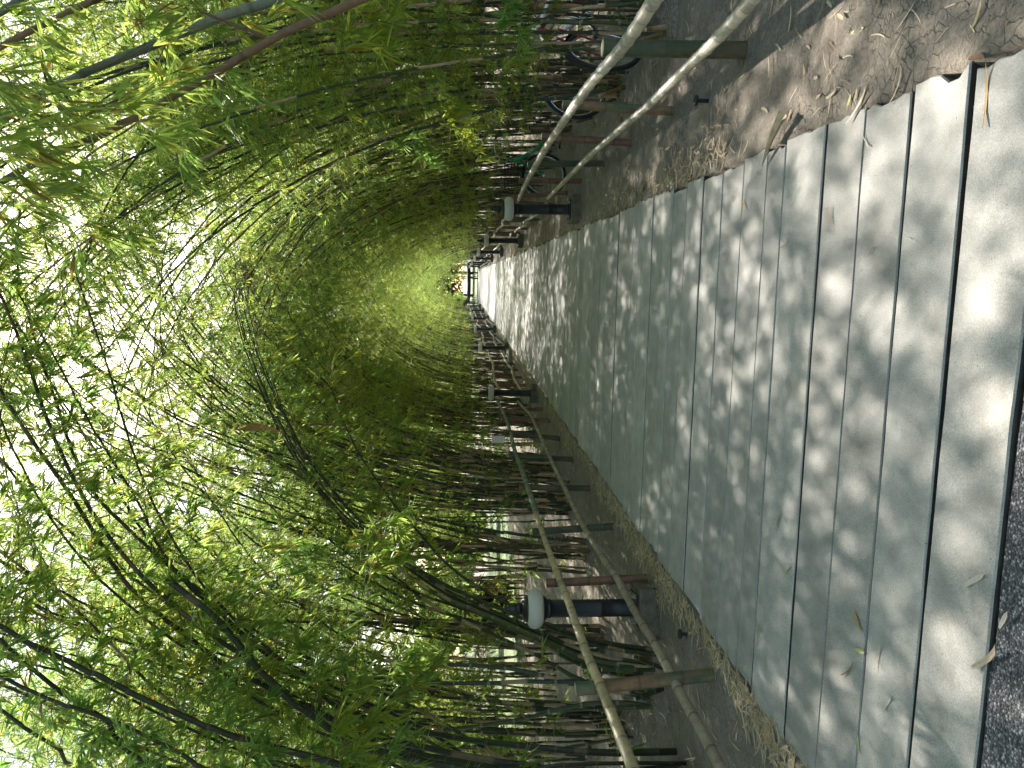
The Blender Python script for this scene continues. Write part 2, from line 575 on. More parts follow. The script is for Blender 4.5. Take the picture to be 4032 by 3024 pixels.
# ------------------------------------------------------------------ leaves
def leaf_mesh(name, P, D, Ln, Wd, rg, mats, twigs=None):
    """P bases, D unit directions, lengths, widths -> one mesh of six-point bent leaves (material 0) with twigs (material 1)"""
    n = len(P)
    P = np.asarray(P, float).reshape(-1, 3); D = np.asarray(D, float).reshape(-1, 3)
    Ln = np.asarray(Ln, float)[:, None]; Wd = np.asarray(Wd, float)[:, None]
    st = np.random.RandomState(rg.randint(0, 10 ** 6))
    up_ = np.tile([0, 0, 1.0], (n, 1)) + st.normal(0, 0.55, (n, 3))
    S = np.cross(D, up_)
    S /= np.linalg.norm(S, axis=1, keepdims=True) + 1e-9
    Nn = np.cross(S, D)
    dz = np.array([[0, 0, -1.0]])
    dr = st.uniform(0.02, 0.22, (n, 1))
    V = np.empty((n, 6, 3))
    V[:, 0] = P
    a = P + D * Ln * 0.3 + dz * Ln * dr * 0.12
    b = P + D * Ln * 0.66 + dz * Ln * dr * 0.5
    V[:, 1] = a + S * Wd * 0.5 + Nn * Wd * 0.13
    V[:, 2] = a - S * Wd * 0.5 + Nn * Wd * 0.13
    V[:, 3] = b + S * Wd * 0.4 + Nn * Wd * 0.1
    V[:, 4] = b - S * Wd * 0.4 + Nn * Wd * 0.1
    V[:, 5] = P + D * Ln + dz * Ln * dr
    verts = V.reshape(-1, 3)
    i0 = (np.arange(n) * 6)[:, None]
    loops = (i0 + np.array([[0, 1, 2, 1, 3, 4, 2, 3, 5, 4]])).reshape(-1)
    starts = ((np.arange(n) * 10)[:, None] + np.array([[0, 3, 7]])).reshape(-1)
    mi = np.zeros(n * 3, int)
    if twigs is not None and twigs.v:
        tv = np.array(twigs.v)
        base = len(verts)
        verts = np.vstack([verts, tv])
        tl, ts, q = [], [], len(loops)
        for f in twigs.f:
            ts.append(q); q += len(f)
            tl += [base + i for i in f]
        loops = np.concatenate([loops, np.array(tl)])
        starts = np.concatenate([starts, np.array(ts)])
        mi = np.concatenate([mi, np.ones(len(ts), int)])
    me = bpy.data.meshes.new(name)
    me.vertices.add(len(verts)); me.vertices.foreach_set('co', verts.astype(np.float32).reshape(-1))
    me.loops.add(len(loops)); me.loops.foreach_set('vertex_index', loops.astype(np.int32))
    me.polygons.add(len(starts)); me.polygons.foreach_set('loop_start', starts.astype(np.int32))
    for mm in mats:
        me.materials.append(mm)
    me.polygons.foreach_set('material_index', mi.astype(np.int32))
    me.update(calc_edges=True)
    me.validate()
    return me


def rand_unit(rg):
    z = rg.uniform(-1, 1); a = rg.uniform(0, 2 * math.pi); q = math.sqrt(1 - z * z)
    return Vector((q * math.cos(a), q * math.sin(a), z))


class Fol:
    def __init__(s, rg, leaf=0.08, wid=0.0074):
        s.rg, s.leaf, s.wid = rg, leaf, wid
        s.P, s.D, s.L, s.W = [], [], [], []
        s.tw = MB()

    def spray(s, p, d, n=None, spread=0.55, size=1.0):
        rg = s.rg
        n = n or rg.randint(8, 11)
        d = d.normalized()
        sd_ = d.cross(rand_unit(rg)).normalized()
        for i in range(n):
            q = (i + 0.5) / n * 2 - 1
            dd = (d + sd_ * q * spread * 1.25 + rand_unit(rg) * spread * 0.55 + Vector((0, 0, -0.3))).normalized()
            l = s.leaf * size * rg.uniform(0.5, 1.35)
            s.P.append(p - d * rg.uniform(0, 0.09) * size); s.D.append(dd); s.L.append(l); s.W.append(s.wid * size * rg.uniform(0.75, 1.25))

    def branch(s, p, d, l, nspray, droop=0.4, r=0.0032, size=1.0):
        rg = s.rg
        g = Vector((0, 0, -1))
        f = lambda t: p + d * (l * t) + g * (droop * l * t * t)
        s.tw.tube([f(0), f(0.35), f(0.7), f(1)], [r, r * 0.75, r * 0.5, r * 0.3], 3, 0, None, False)
        for k in range(nspray):
            t_ = 0.25 + 0.75 * (k + rg.random()) / nspray
            q = f(t_)
            dd = (d + g * (2 * droop * t_) + rand_unit(rg) * 0.75).normalized()
            if rg.random() < 0.6:
                q2 = q + dd * rg.uniform(0.05, 0.2)
                s.tw.tube([q, q2], [r * 0.4, r * 0.25], 3, 0, None, False)
                q = q2
            s.spray(q, dd, None, 0.55, size)

    def along(s, cv, nodes, start, dens=1.0, br=(0.35, 0.95), low=0.12, size=1.0, end=1.0):
        rg = s.rg
        for x in nodes:
            f = x / cv.L
            if f > end:
                continue
            if f < start:
                if rg.random() > low:
                    continue
                k, sc_ = 1, 0.5
            else:
                k, sc_ = (2 if rg.random() < 0.55 else 3), 1.0
            p, T = cv.at(x), cv.tan(x)
            for _ in range(k):
                side = rand_unit(rg)
                side = (side - T * side.dot(T)).normalized()
                d = (side + T * rg.uniform(0.3, 0.9) + Vector((0, 0, 0.15))).normalized()
                taper = 1.0 - 0.45 * max(0, (f - 0.6) / 0.4)
                l = rg.uniform(*br) * sc_ * taper
                s.branch(p, d, l, max(2, int(round(l * 8.5 * dens))), rg.uniform(0.2, 0.6), size=size)
        T = cv.tan(cv.L)
        for _ in range(3):
            s.spray(cv.at(cv.L), (T + rand_unit(rg) * 0.5).normalized(), None, 0.6, size)

    def obj(s, name, parent, mat=None):
        me = leaf_mesh(name, s.P, s.D, s.L, s.W, s.rg, [mat or M['leaf'], M['twig']], s.tw)
        o = bpy.data.objects.new(name, me)
        COL.objects.link(o)
        o.parent = parent
        return o


# ------------------------------------------------------------------ the setting: ground, path, road, lawn
XL, XR = -2.05, 0.636


def ground_z(x, y):
    u = 0.010 * math.sin(x * 3.1 + 1.3 * math.sin(y * 1.7)) + 0.008 * math.sin(y * 4.3 + x * 2.2) + 0.006 * math.sin(x * 9.1 + y * 7.7)
    return u


def build_ground():
    xs = [-600, -200, -80, -40, -25, -16, -12]
    x = -9.0
    while x < 6.5:
        if abs(x - XL) > 0.07 and abs(x - XR) > 0.07:
            xs.append(round(x, 3))
        x += 0.11
    for e in (XL, XR):
        xs += [e - 0.05, e - 0.012, e + 0.012, e + 0.05]
    xs += [8, 11, 16, 25, 40, 80, 200, 600]
    ys = [-200, -60, -20, -6]
    y = -2.0
    while y < 20:
        ys.append(y); y += 0.12
    ys += [22, 25, 28, 32, 36, 40, 45, 50, 56, 63, 71, 80, 95, 120, 160, 250, 500, 1200]
    xs = sorted(set(xs)); ys = sorted(set(ys))
    vs, fs = [], []
    for y in ys:
        for x in xs:
            if -9.2 < x < 6.6 and -2 < y < 20:
                z = ground_z(x, y)
            else:
                z = 0.0
            if XL + 0.005 < x < XR - 0.005 and y < 73:
                z = -0.055
            elif -2 < y < 73 and (abs(x - XL) < 0.06 or abs(x - XR) < 0.06):
                z = 0.012 + 0.012 * math.sin(y * 5.1 + x) * math.sin(y * 2.3)
            vs.append((x, y, z))
    nx = len(xs)
    for j in range(len(ys) - 1):
        for i in range(nx - 1):
            a = j * nx + i
            fs.append((a, a + 1, a + nx + 1, a + nx))
    mb = MB(); mb.add(vs, fs, 0, 0, True)
    return tag(mb.obj('ground', M['dirt']), kind='structure')


build_ground()


def build_path():
    mb = MB()
    rg = random.Random(5)
    joints = [G(x_, 2012).y for x_ in (3706, 3482, 3310, 3166, 3020, 2953, 2865, 2788, 2718)]
    y_end = G(3981, 2012).y
    edges = [y_end] + joints
    while edges[-1] < 72:
        edges.append(edges[-1] + 0.335 * rg.choice([1, 1, 1, 0.96, 1.05, 0.72, 1.25]))
    for i in range(len(edges) - 1):
        y0, y1 = edges[i], edges[i + 1]
        far = y0 > 22
        n = 16 if not far else 2
        g = rg.choice([0.003, 0.004, 0.005, 0.006, 0.008, 0.011, 0.014]) if i else 0.0
        gl, gr = g * rg.uniform(0.6, 1.4), g * rg.uniform(0.6, 1.4)
        if i == 1:
            gl, gr = 0.01, 0.034
        if i in (2, 3, 4):
            gl, gr = 0.009, 0.014
        x0, x1 = XL + rg.uniform(-0.02, 0.02), XR + rg.uniform(-0.025, 0.02)
        sk = rg.uniform(-0.004, 0.004)
        top = 0.02 + rg.uniform(-0.004, 0.005)
        jt = 0.0016 if not far else 0
        out = []   # (x, y, inset dir x, inset dir y)
        for k in range(n + 1):
            u = k / n
            out.append((x0 + (x1 - x0) * u, y0 + gl + (gr - gl) * u + sk * u + rg.gauss(0, jt), 0 if 0 < k < n else (1 if k == 0 else -1), 1))
        if not far:
            for k in range(1, 6):
                u = k / 6
                dx = rg.gauss(0, 0.006)
                if i == 1 and k in (1, 2):
                    dx = -0.035
                out.append((x1 + dx, y0 + gr + (y1 - y0 - gr) * u, -1, 0))
        for k in range(n, -1, -1):
            u = k / n
            out.append((x0 + (x1 - x0) * u, y1 + sk * u + rg.gauss(0, jt), 0 if 0 < k < n else (1 if k == 0 else -1), -1))
        if not far:
            for k in range(5, 0, -1):
                out.append((x0 + rg.gauss(0, 0.006), y0 + gl + (y1 - y0 - gl) * k / 6, 1, 0))
        b = 0.005
        N = len(out)
        vs = [(x, y, -0.05) for x, y, a, c_ in out] + [(x, y, top - b) for x, y, a, c_ in out] + [(x + a * b, y + c_ * b, top) for x, y, a, c_ in out]
        fs = [tuple(range(2 * N, 3 * N))]
        for q in range(2):
            for k in range(N):
                k2 = (k + 1) % N
                fs.append((q * N + k, q * N + k2, (q + 1) * N + k2, (q + 1) * N + k))
        mb.add(vs, fs)
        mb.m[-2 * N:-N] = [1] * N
    o = mb.obj('path', [M['concrete'], M['grime']])
    tag(o, kind='structure')
    # coarse asphalt where the planks end
    mb = MB()
    ya, yb = G(3871, 3024).y, y_end
    pts = []
    for k in range(41):
        u = k / 40
        x = XL - 0.4 + (XR - XL + 1.2) * u
        pts.append((x, y_end - 0.012 + (ya - yb) * max(0, (0.0 - x) / 2.2) * 0.3 + rg.gauss(0, 0.004)))
    vs = [(x, y, 0.014) for x, y in pts] + [(x, y, -0.05) for x, y in pts] + [(x, -6, 0.014) for x, y in pts]
    fs = []
    for k in range(40):
        fs.append((82 + k, 82 + k + 1, k + 1, k))
        fs.append((k, k + 1, 41 + k + 1, 41 + k))
    mb.add(vs, fs)
    tag(mb.obj('road', M['asphalt']), kind='structure')


build_path()


def sheet(name, poly, z, mat):
    mb = MB(); mb.add([(x, y, z) for x, y in poly], [tuple(range(len(poly)))])
    return tag(mb.obj(name, mat), kind='structure')


sheet('lawn', [(-60, 21), (-34, 19.5), (-24, 15), (-14, 14.5), (-9.5, 16.5), (-7.6, 22), (-7.6, 31), (-9.5, 37), (-14, 40), (-60, 42)], 0.012, M['lawn'])
sheet('lawn_strip', [(-60, 76), (60, 76), (60, 160), (-60, 160)], 0.012, M['lawn'])
sheet('paving', [(5.2, 7), (9, 6.4), (22, 7), (22, 26), (7, 26), (5.6, 15)], 0.012, M['paving'])


# ------------------------------------------------------------------ litter
def ribbon_leaf(mb, p, ang, l, w, curl, rg, mat=0):
    dx, dy = math.cos(ang), math.sin(ang)
    vs = []
    bend = rg.uniform(-0.6, 0.6)
    x, y, z, a = p[0] - dx * l / 2, p[1] - dy * l / 2, p[2], ang - bend / 2
    n = 4
    for i in range(n + 1):
        u = i / n
        ww = w * (0.25 + 1.5 * math.sin(math.pi * min(0.98, u * 0.8 + 0.12)) * 0.55)
        if i == n:
            ww = w * 0.06
        zz = z + curl * l * (u - 0.5) ** 2 * 4 * (0.6 if i < 2 else 1.0)
        tw = 0.35 * w
        vs.append((x - math.sin(a) * ww, y + math.cos(a) * ww, zz + tw * 0.4))
        vs.append((x, y, zz))
        vs.append((x + math.sin(a) * ww, y - math.cos(a) * ww, zz + tw * 0.6))
        x += math.cos(a) * l / n; y += math.sin(a) * l / n; a += bend / n
    fs = []
    for i in range(n):
        for k in range(2):
            b = i * 3 + k
            fs.append((b, b + 1, b + 4, b + 3))
    mb.add(vs, fs, mat)


def litter():
    rg = random.Random(23)
    mb = MB()

    def put(x, y, base, straw=0.5, size=1.0):
        l = rg.uniform(0.05, 0.17) * size
        w = rg.uniform(0.0014, 0.0028) if rg.random() < straw else rg.uniform(0.0035, 0.0085)
        ribbon_leaf(mb, (x, y, base + rg.uniform(0.002, 0.012)), rg.uniform(0, 6.283), l, w, rg.uniform(-0.01, 0.06), rg)
    # thick drift along the left edge of the path, thinner one along the right
    for _ in range(8000):
        y = 2.5 + 24 * rg.random() ** 1.6
        drift = 0.5 + 0.5 * math.sin(y * 1.9) * math.sin(y * 0.7 + 1)
        if rg.random() > 0.35 + 0.65 * drift:
            continue
        x = XL - 0.02 - abs(rg.gauss(0, 0.06 + 0.09 * drift))
        put(x, y, 0.014)
    for _ in range(3400):
        y = 4.4 + 19 * rg.random() ** 1.2
        drift = 0.5 + 0.5 * math.sin(y * 1.3 + 2) * math.sin(y * 0.5)
        if rg.random() > 0.15 + 0.85 * drift:
            continue
        x = XR + 0.015 + abs(rg.gauss(0, 0.05 + 0.12 * drift))
        put(x, y, 0.012, 0.7, 0.8)
    for _ in range(7500):
        y = 2.2 + 20 * rg.random() ** 1.25
        x = rg.uniform(-7.5, XL - 0.05) if rg.random() < 0.6 else rg.uniform(XR + 0.05, 4.5)
        put(x, y, ground_z(x, y), 0.65, 0.95 if y > 5 else 0.75)
    for _ in range(160):     # wisps caught in the joints far along the planks
        y = rg.uniform(6, 24); x = rg.uniform(XL, XR)
        put(x, y, 0.024, 0.7, 0.9)
    tag(mb.obj('leaf_litter', M['straw']), 'dry straw and bamboo leaves drifted along the path edges', 'leaf litter', kind='stuff')


litter()


def fallen(pix, size, ang_pix, mat, label, w=0.008, z=0.022, curl=0.08, name='fallen_leaf', seed=0, group=None):
    rg = random.Random(seed + int(pix[0]))
    p = G(pix[0], pix[1], z); q = G(ang_pix[0], ang_pix[1], z)
    d = q - p
    mid = (p + q) / 2
    mb = MB()
    ribbon_leaf(mb, (0, 0, 0.003), 0, d.length if size is None else size, w, curl, rg)
    o = mb.obj(name, mat, None, mid)
    o.rotation_euler = (0, 0, math.atan2(d.y, d.x))
    return tag(o, label, 'leaf', group or 'fallen leaves on the path')


# R8 zoom -> full: 2700 + .6099x, 2012 + .6099y ; R3 zoom -> 2700 + .6099x, .6099y
z8 = lambda x, y: (2700 + .6099 * x, 2012 + .6099 * y)
z3 = lambda x, y: (2700 + .6099 * x, .6099 * y)
fallen(z8(1090, 640), None, z8(1140, 795), M['dry_orange'], 'wide orange-brown dry leaf lying flat near the asphalt end of the path', 0.008)
fallen(z8(1815, 485), None, z8(1960, 415), M['dry_pale'], 'pale grey dry leaf on the last plank before the asphalt', 0.008)
fallen(z8(2040, 755), None, z8(2105, 660), M['dry_pale'], 'pale dry leaf lying across the edge between plank and asphalt', 0.008)
fallen(z8(1880, 1010), None, z8(2050, 850), M['dry_sheath'], 'curled tan leaf bridging the last plank and the asphalt', 0.009, curl=0.15)
fallen(z8(1105, 893), None, z8(1170, 912), M['dry_yellow'], 'short yellow-green leaf beside the orange-brown dry leaf', 0.008)
fallen(z8(1015, 1060), None, z8(1095, 960), M['dry_brown'], 'thin brown leaf with a bent stalk beside the short yellow-green leaf', 0.004)
fallen(z8(1290, 1280), None, z8(1350, 1205), M['dry_pale'], 'small pale leaf on a shaded plank close to the left soil edge', 0.006)
fallen(z8(458, 860), None, z8(488, 700), M['dry_yellow'], 'slim yellow straw leaf lying near the left edge drift of litter', 0.004)
fallen(z8(585, 130), None, z8(625, 0), M['dry_orange'], 'thin ochre leaf in the shade in the middle of the path', 0.004)
fallen(z8(640, 405), None, z8(690, 350), M['dry_sheath'], 'small curled tan leaf at the rim of a sunlit patch', 0.005)
fallen(z8(1235, 1035), None, z8(1295, 840), M['dry_sheath'], 'long thin forked tan stalk on a shaded plank', 0.003)
fallen(z8(1125, 1560), None, z8(1128, 1440), M['dry_yellow'], 'yellow-green leaf stuck across a plank joint near the left frame edge', 0.006)
fallen(z3(1840, 380), None, z3(1950, 385), M['dry_brown'], 'reddish dry leaf lying over the widest joint at the right soil edge', 0.008)
fallen(z3(1945, 830), None, z3(1985, 380), M['dry_orange'], 'long orange-brown split leaf on the nearest right plank', 0.005)
fallen(z3(1870, 700), None, z3(1895, 655), M['dry_orange'], 'curled orange leaf sunk in the widest plank joint', 0.008, z=0.0)
fallen(z3(1050, 800), None, z3(1168, 600), M['dry_pale'], 'long pale leaf overlapping the right end of a plank', 0.006)
fallen(z3(1325, 680), None, z3(1410, 400), M['dry_sheath'], 'long narrow tan leaf reaching from soil onto the plank end', 0.004)
fallen(z3(365, 1290), None, z3(390, 1380), M['dry_orange'], 'short orange leaf in sun on a plank of the right half', 0.006)
fallen(z3(930, 1330), None, z3(937, 1465), M['dry_orange'], 'straight orange-brown leaf lying alone in the middle of a plank', 0.004)
fallen(z3(1150, 870), None, z3(1200, 950), M['dry_pale'], 'thin pale curved leaf across a joint on the right half', 0.003)
fallen(z3(1410, 1545), None, z3(1470, 1550), M['dry_pale'], 'tiny pale straw across a plank joint in the sun', 0.003)
fallen(z3(630, 1610), None, z3(675, 1500), M['dry_sheath'], 'tan leaf standing up from a plank joint in the sun', 0.005, curl=0.3)
fallen(z3(1190, 1650), None, z3(1225, 1590), M['dry_brown'], 'small dark brown twig on the sunlit plank', 0.003)
fallen(z3(1075, 610), None, z3(1045, 700), M['dry_yellow'], 'yellow leaf on the soil beside the right plank ends', 0.007, z=0.014)
fallen(z3(1080, 215), None, z3(1170, 175), M['dry_yellow'], 'bent yellow leaf on the bare soil right of the path', 0.008, z=0.01)
fallen(z3(940, 275), None, z3(1015, 400), M['dry_brown'], 'curved brown leaf lying in a small sunlit patch of soil', 0.009, z=0.01)
fallen(z3(1075, 30), None, z3(1078, 215), simple('green_leaf', (0.05, 0.09, 0.03), 0.6), 'dark green leaf lying on the soil at the right frame edge', 0.008, z=0.01)
fallen(z3(1965, 280), None, z3(2115, 125), M['dry_brown'], 'long brown leaf on the cracked soil near the corner', 0.006, z=0.01)


# the big dry culm sheath by the right path edge
def sheath_thing():
    a = G(3006, 660, 0.03); b = G(3112, 455, 0.02)
    d = b - a
    mb = MB()
    vs, fs = [], []
    n = 10
    for i in range(n + 1):
        u = i / n
        w = 0.003 + 0.03 * u ** 0.9
        for k in range(5):
            q = k / 4 * 2 - 1
            vs.append((d.length * (u - 0.5), q * w, 0.012 + (q * q) * w * 0.9 + 0.03 * u * (1 - u)))
    for i in range(n):
        for k in range(4):
            fs.append((i * 5 + k, i * 5 + k + 1, i * 5 + 5 + k + 1, i * 5 + 5 + k))
    mb.add(vs, fs, 0, 0, True)
    o = mb.obj('culm_sheath', M['dry_sheath'], None, (a + b) / 2)
    o.rotation_euler = (0, 0, math.atan2(d.y, d.x))
    tag(o, 'large pale dry bamboo culm sheath lying half on the right edge of the path', 'sheath')


sheath_thing()


# little black ground pegs
def peg(pix, label):
    p = G(*pix)
    t_ = thing('ground_peg', label, 'peg', p)
    mb = MB(); mb.lathe([(0.012, -0.02), (0.012, 0.05)], 12)
    mb.obj('stem', M['rubber'], t_)
    mb = MB(); mb.lathe([(0.03, 0.05), (0.034, 0.056), (0.03, 0.066), (0.012, 0.07)], 16)
    mb.obj('head', M['rubber'], t_)


peg((2776, 397), 'small black mushroom-headed peg in the soil right of the path')
peg((2712, 2497), 'small black peg standing in the soil left of the path')


# ------------------------------------------------------------------ lamp posts
def make_lamp(label, loc, rz=0.0):
    t_ = thing('lamp_post', label, 'lamp post', loc, rz, 'black lamp posts lining the path')
    mb = MB(); mb.box(0, 0, 0.05, 0.34, 0.34, 0.16, bev=0.008)
    mb.obj('plinth', M['plinth'], t_)
    mb = MB(); mb.box(0, 0, 0.139, 0.235, 0.235, 0.014, bev=0.002)
    pl = mb.obj('base_plate', M['black'], t_)
    for sx in (-1, 1):
        for sy in (-1, 1):
            mb = MB()
            mb.lathe([(0.011, 0.146), (0.011, 0.158), (0.006, 0.158), (0.006, 0.178)], 8, 0, (sx * 0.095, sy * 0.095))
            mb.obj('bolt', M['steel'], pl)
    mb = MB(); mb.lathe([(0.074, 0.146), (0.074, 0.16), (0.0665, 0.165), (0.0665, 0.40), (0.0675, 0.402), (0.0675, 0.412), (0.0665, 0.414), (0.0665, 0.80)], 32)
    mb.obj('column', M['black'], t_)
    mb = MB(); mb.lathe([(0.07, 0.795), (0.073, 0.80), (0.073, 0.812), (0.07, 0.818), (0.088, 0.838), (0.1, 0.846), (0.1, 0.856)], 32)
    mb.obj('collar', M['black'], t_)
    prof = []
    for i in range(15):
        a = -math.pi / 2 + math.pi * i / 14
        prof.append((0.094 + 0.058 * math.cos(a) ** 0.9 if 0 < i < 14 else 0.092, 0.914 + 0.06 * math.sin(a)))
    mb = MB(); mb.lathe(prof, 40)
    mb.obj('globe', M['globe'], t_)
    mb = MB(); mb.lathe([(0.098, 0.968), (0.102, 0.972), (0.102, 0.984), (0.096, 0.99), (0.09, 0.998), (0.072, 1.012), (0.05, 1.02)], 32)
    mb.obj('cap', M['black'], t_)
    mb = MB(); mb.lathe([(0.03, 1.016), (0.046, 1.026), (0.05, 1.04), (0.046, 1.054), (0.026, 1.066), (0.031, 1.068), (0.031, 1.074), (0.018, 1.14), (0.012, 1.152), (0.002, 1.154)], 24)
    mb.obj('finial', M['black'], t_)
    return t_


ORD = ['nearest', 'second', 'third', 'fourth', 'fifth', 'sixth', 'seventh']
lampL = make_lamp('black lamp post with frosted globe nearest on the left, standing behind the rails', (-2.53, 5.63, 0), R(12))
LAMPS_L = [5.63 + 9.35 * i for i in range(7)]
LAMPS_R = [10.05 + 9.35 * i for i in range(7)]
for i in range(1, 7):
    o = dup(lampL)
    o.location = (-2.25 + rnd.uniform(-0.04, 0.04), LAMPS_L[i], 0); o.rotation_euler = (0, 0, rnd.uniform(-0.06, 0.06))
    o['label'] = '%s black lamp post with white globe along the left edge of the path' % ORD[i]
for i in range(7):
    o = dup(lampL)
    o.location = (0.9 + rnd.uniform(-0.02, 0.03), LAMPS_R[i], 0); o.rotation_euler = (R(0.6), R(-0.8), rnd.uniform(-0.06, 0.06))
    o['label'] = '%s black lamp post with white globe along the right edge of the path' % ORD[i]


# loose concrete slabs by the far lamps
def slab(loc, dims, rot, label):
    mb = MB(); mb.box(0, 0, 0, *dims, bev=0.01)
    o = mb.obj('concrete_slab', M['slab'], None, loc)
    o.rotation_euler = rot
    tag(o, label, 'slab', 'loose concrete slabs')


slab((-2.08, 25.6, 0.2), (0.07, 0.55, 0.42), (0, R(38), R(8)), 'grey concrete slab leaning beside the third left lamp post')
slab((-2.05, 36.5, 0.18), (0.07, 0.6, 0.4), (0, R(38), R(8)), 'grey concrete slab leaning just beyond the fourth left lamp post')
slab((0.75, 41.5, 0.2), (0.07, 0.6, 0.42), (0, R(-38), R(-6)), 'tilted grey slab just beyond the fourth right lamp post')
slab((0.75, 49.0, 0.2), (0.07, 0.6, 0.42), (0, R(-38), R(-6)), 'tilted grey slab near the fifth right lamp post')
slab((-2.4, 23.2, 0.06), (0.5, 1.3, 0.1), (0, 0, R(4)), 'flat grey slab lying in the soil before the third left lamp post')


# ------------------------------------------------------------------ bamboo rail fences
def fence(label, posts, rails, group=None):
    t_ = thing('bamboo_fence', label, 'fence', (posts[0][0].x, posts[0][0].y, 0), 0, 'low bamboo rail fences')
    org = Vector((posts[0][0].x, posts[0][0].y, 0))
    rg = random.Random(int(abs(org.y * 100)))
    for base, top, r, mat in posts:
        mb = MB()
        b2 = base + (base - top).normalized() * 0.12
        cv = Curve([b2 - org, top - org])
        bamboo_pole(mb, cv, r, r * 0.96, 0.24, rg, 14, 0, 1.05, 1)
        # hollow look at the sawn top: a pale rim with a sunken middle
        d = (top - base).normalized()
        tp = top - org
        mb.tube([tp + d * 0.001, tp - d * 0.012], [r * 0.62, r * 0.6], 12, 1, None, True)
        mb.obj('post', [M[mat], M['cut_end']], t_)
    for pts, r0, r1, mat, step in rails:
        mb = MB()
        cv = Curve([p - org for p in catmull(pts, 8)])
        bamboo_pole(mb, cv, r0, r1, step, rg, 12, 0, 1.13, 1)
        mb.obj('rail', [M[mat], M['cut_end']], t_)
    return t_


def post_px(base, top, X, r, mat):
    b = G(*base)
    # the post stands at its ground point; its top is found at the same distance
    return (b, PY(top[0], top[1], b.y), r, mat)


RX, LX = 1.105, -2.325
rp = [post_px((2930, 198), (2372, 189), 0, 0.047, 'post_green'), post_px((2654, 438), (2215, 411), 0, 0.034, 'post_mixed'),
      post_px((2489, 563), (2132, 538), 0, 0.034, 'post_brown'), post_px((2378, 644), (2077, 646), 0, 0.034, 'post_green'),
      post_px((2292, 712), (2043, 712), 0, 0.035, 'post_brown'), post_px((2233, 758), (2021, 776), 0, 0.035, 'post_brown')]
e1 = PX(2577, 0, RX)
ru = [e1 + (e1 - PX(2449, 189, RX)) * 0.6] + [PX(x, y, RX) for x, y in ((2577, 0), (2449, 189), (2302, 360), (2150, 580))]
ru2 = [PX(x, y, RX) for x, y in ((2152, 577), (2082, 702), (2042, 788))]
e2 = PX(2962, 0, RX)
rl = [e2 + (e2 - PX(2832, 143, RX)) * 0.6] + [PX(x, y, RX) for x, y in ((2962, 0), (2832, 143), (2700, 272), (2546, 421), (2467, 487), (2326, 610))]
rl2 = [PX(x, y, RX) for x, y in ((2328, 608), (2259, 677), (2158, 780))]
fence('pale bamboo rail fence nearest on the right, from the frame edge to the first lamp', rp,
      [(ru, 0.031, 0.026, 'rail_pale', 0.17), (ru2, 0.03, 0.024, 'rail_pale', 0.15),
       (rl, 0.029, 0.024, 'rail_pale', 0.2), (rl2, 0.027, 0.023, 'rail_pale', 0.15)])
lp = [post_px((2811, 2657), (2266, 2714), 0, 0.04, 'post_mixed'), post_px((2544, 2277), (2150, 2296), 0, 0.036, 'post_brown'),
      post_px((2412, 2073), (2095, 2094), 0, 0.036, 'post_green'), post_px((2323, 1923), (2047, 1919), 0, 0.036, 'post_green'),
      post_px((2254, 1809), (2002, 1794), 0, 0.036, 'post_green'), post_px((2203, 1728), (1990, 1700), 0, 0.036, 'post_green'),
      post_px((2165, 1657), (1975, 1648), 0, 0.036, 'post_brown'), post_px((2132, 1611), (1962, 1619), 0, 0.036, 'post_brown')]
e3 = PX(2491, 3024, LX)
lu = [e3 + (e3 - PX(2387, 2757, LX)) * 0.6] + [PX(x, y, LX) for x, y in ((2491, 3024), (2387, 2757), (2320, 2598), (2290, 2518), (2241, 2378), (2198, 2268), (2155, 2152), (2110, 2022))]
lu2 = [PX(x, y, LX) for x, y in ((2111, 2024), (2088, 1947), (2051, 1839), (2026, 1771), (2002, 1676), (1978, 1617), (1957, 1577))]
e4 = PX(2838, 3024, LX)
ll = [e4 + (e4 - PX(2698, 2764, LX)) * 0.5] + [PX(x, y, LX) for x, y in ((2838, 3024), (2769, 2890), (2698, 2764), (2629, 2632), (2572, 2525), (2509, 2424), (2424, 2268), (2363, 2177), (2302, 2079), (2235, 1945), (2200, 1874), (2167, 1804), (2132, 1725), (2108, 1674), (2089, 1633), (2067, 1611), (2038, 1580))]
fence('tan and grey-green bamboo rail fence nearest on the left, running to the second lamp', lp,
      [(lu, 0.031, 0.024, 'rail_tan', 0.27), (lu2, 0.03, 0.023, 'rail_green', 0.2), (ll, 0.028, 0.022, 'rail_grey', 0.26)])


def auto_fence(side, y0, y1, label, mats, rmat, seed):
    rg = random.Random(seed)
    X = 1.19 if side > 0 else -2.42
    xr = X - side * 0.075
    posts, y = [], y0 + 0.9
    while y < y1 - 0.3:
        b = Vector((X + rg.uniform(-0.05, 0.05), y, 0))
        posts.append((b, b + Vector((rg.uniform(-0.05, 0.05), rg.uniform(-0.05, 0.05), rg.uniform(0.72, 0.84))), 0.036, rg.choice(mats)))
        y += rg.uniform(1.35, 1.5)
    rails = []
    for h in (0.68, 0.24):
        pts, y = [], y0
        while y < y1 + 0.01:
            pts.append(Vector((xr, y, h + rg.uniform(-0.05, 0.05))))
            y += (y1 - y0) / 6
        rails.append((pts, 0.027, 0.022, rmat, 0.19))
    fence(label, posts, rails)


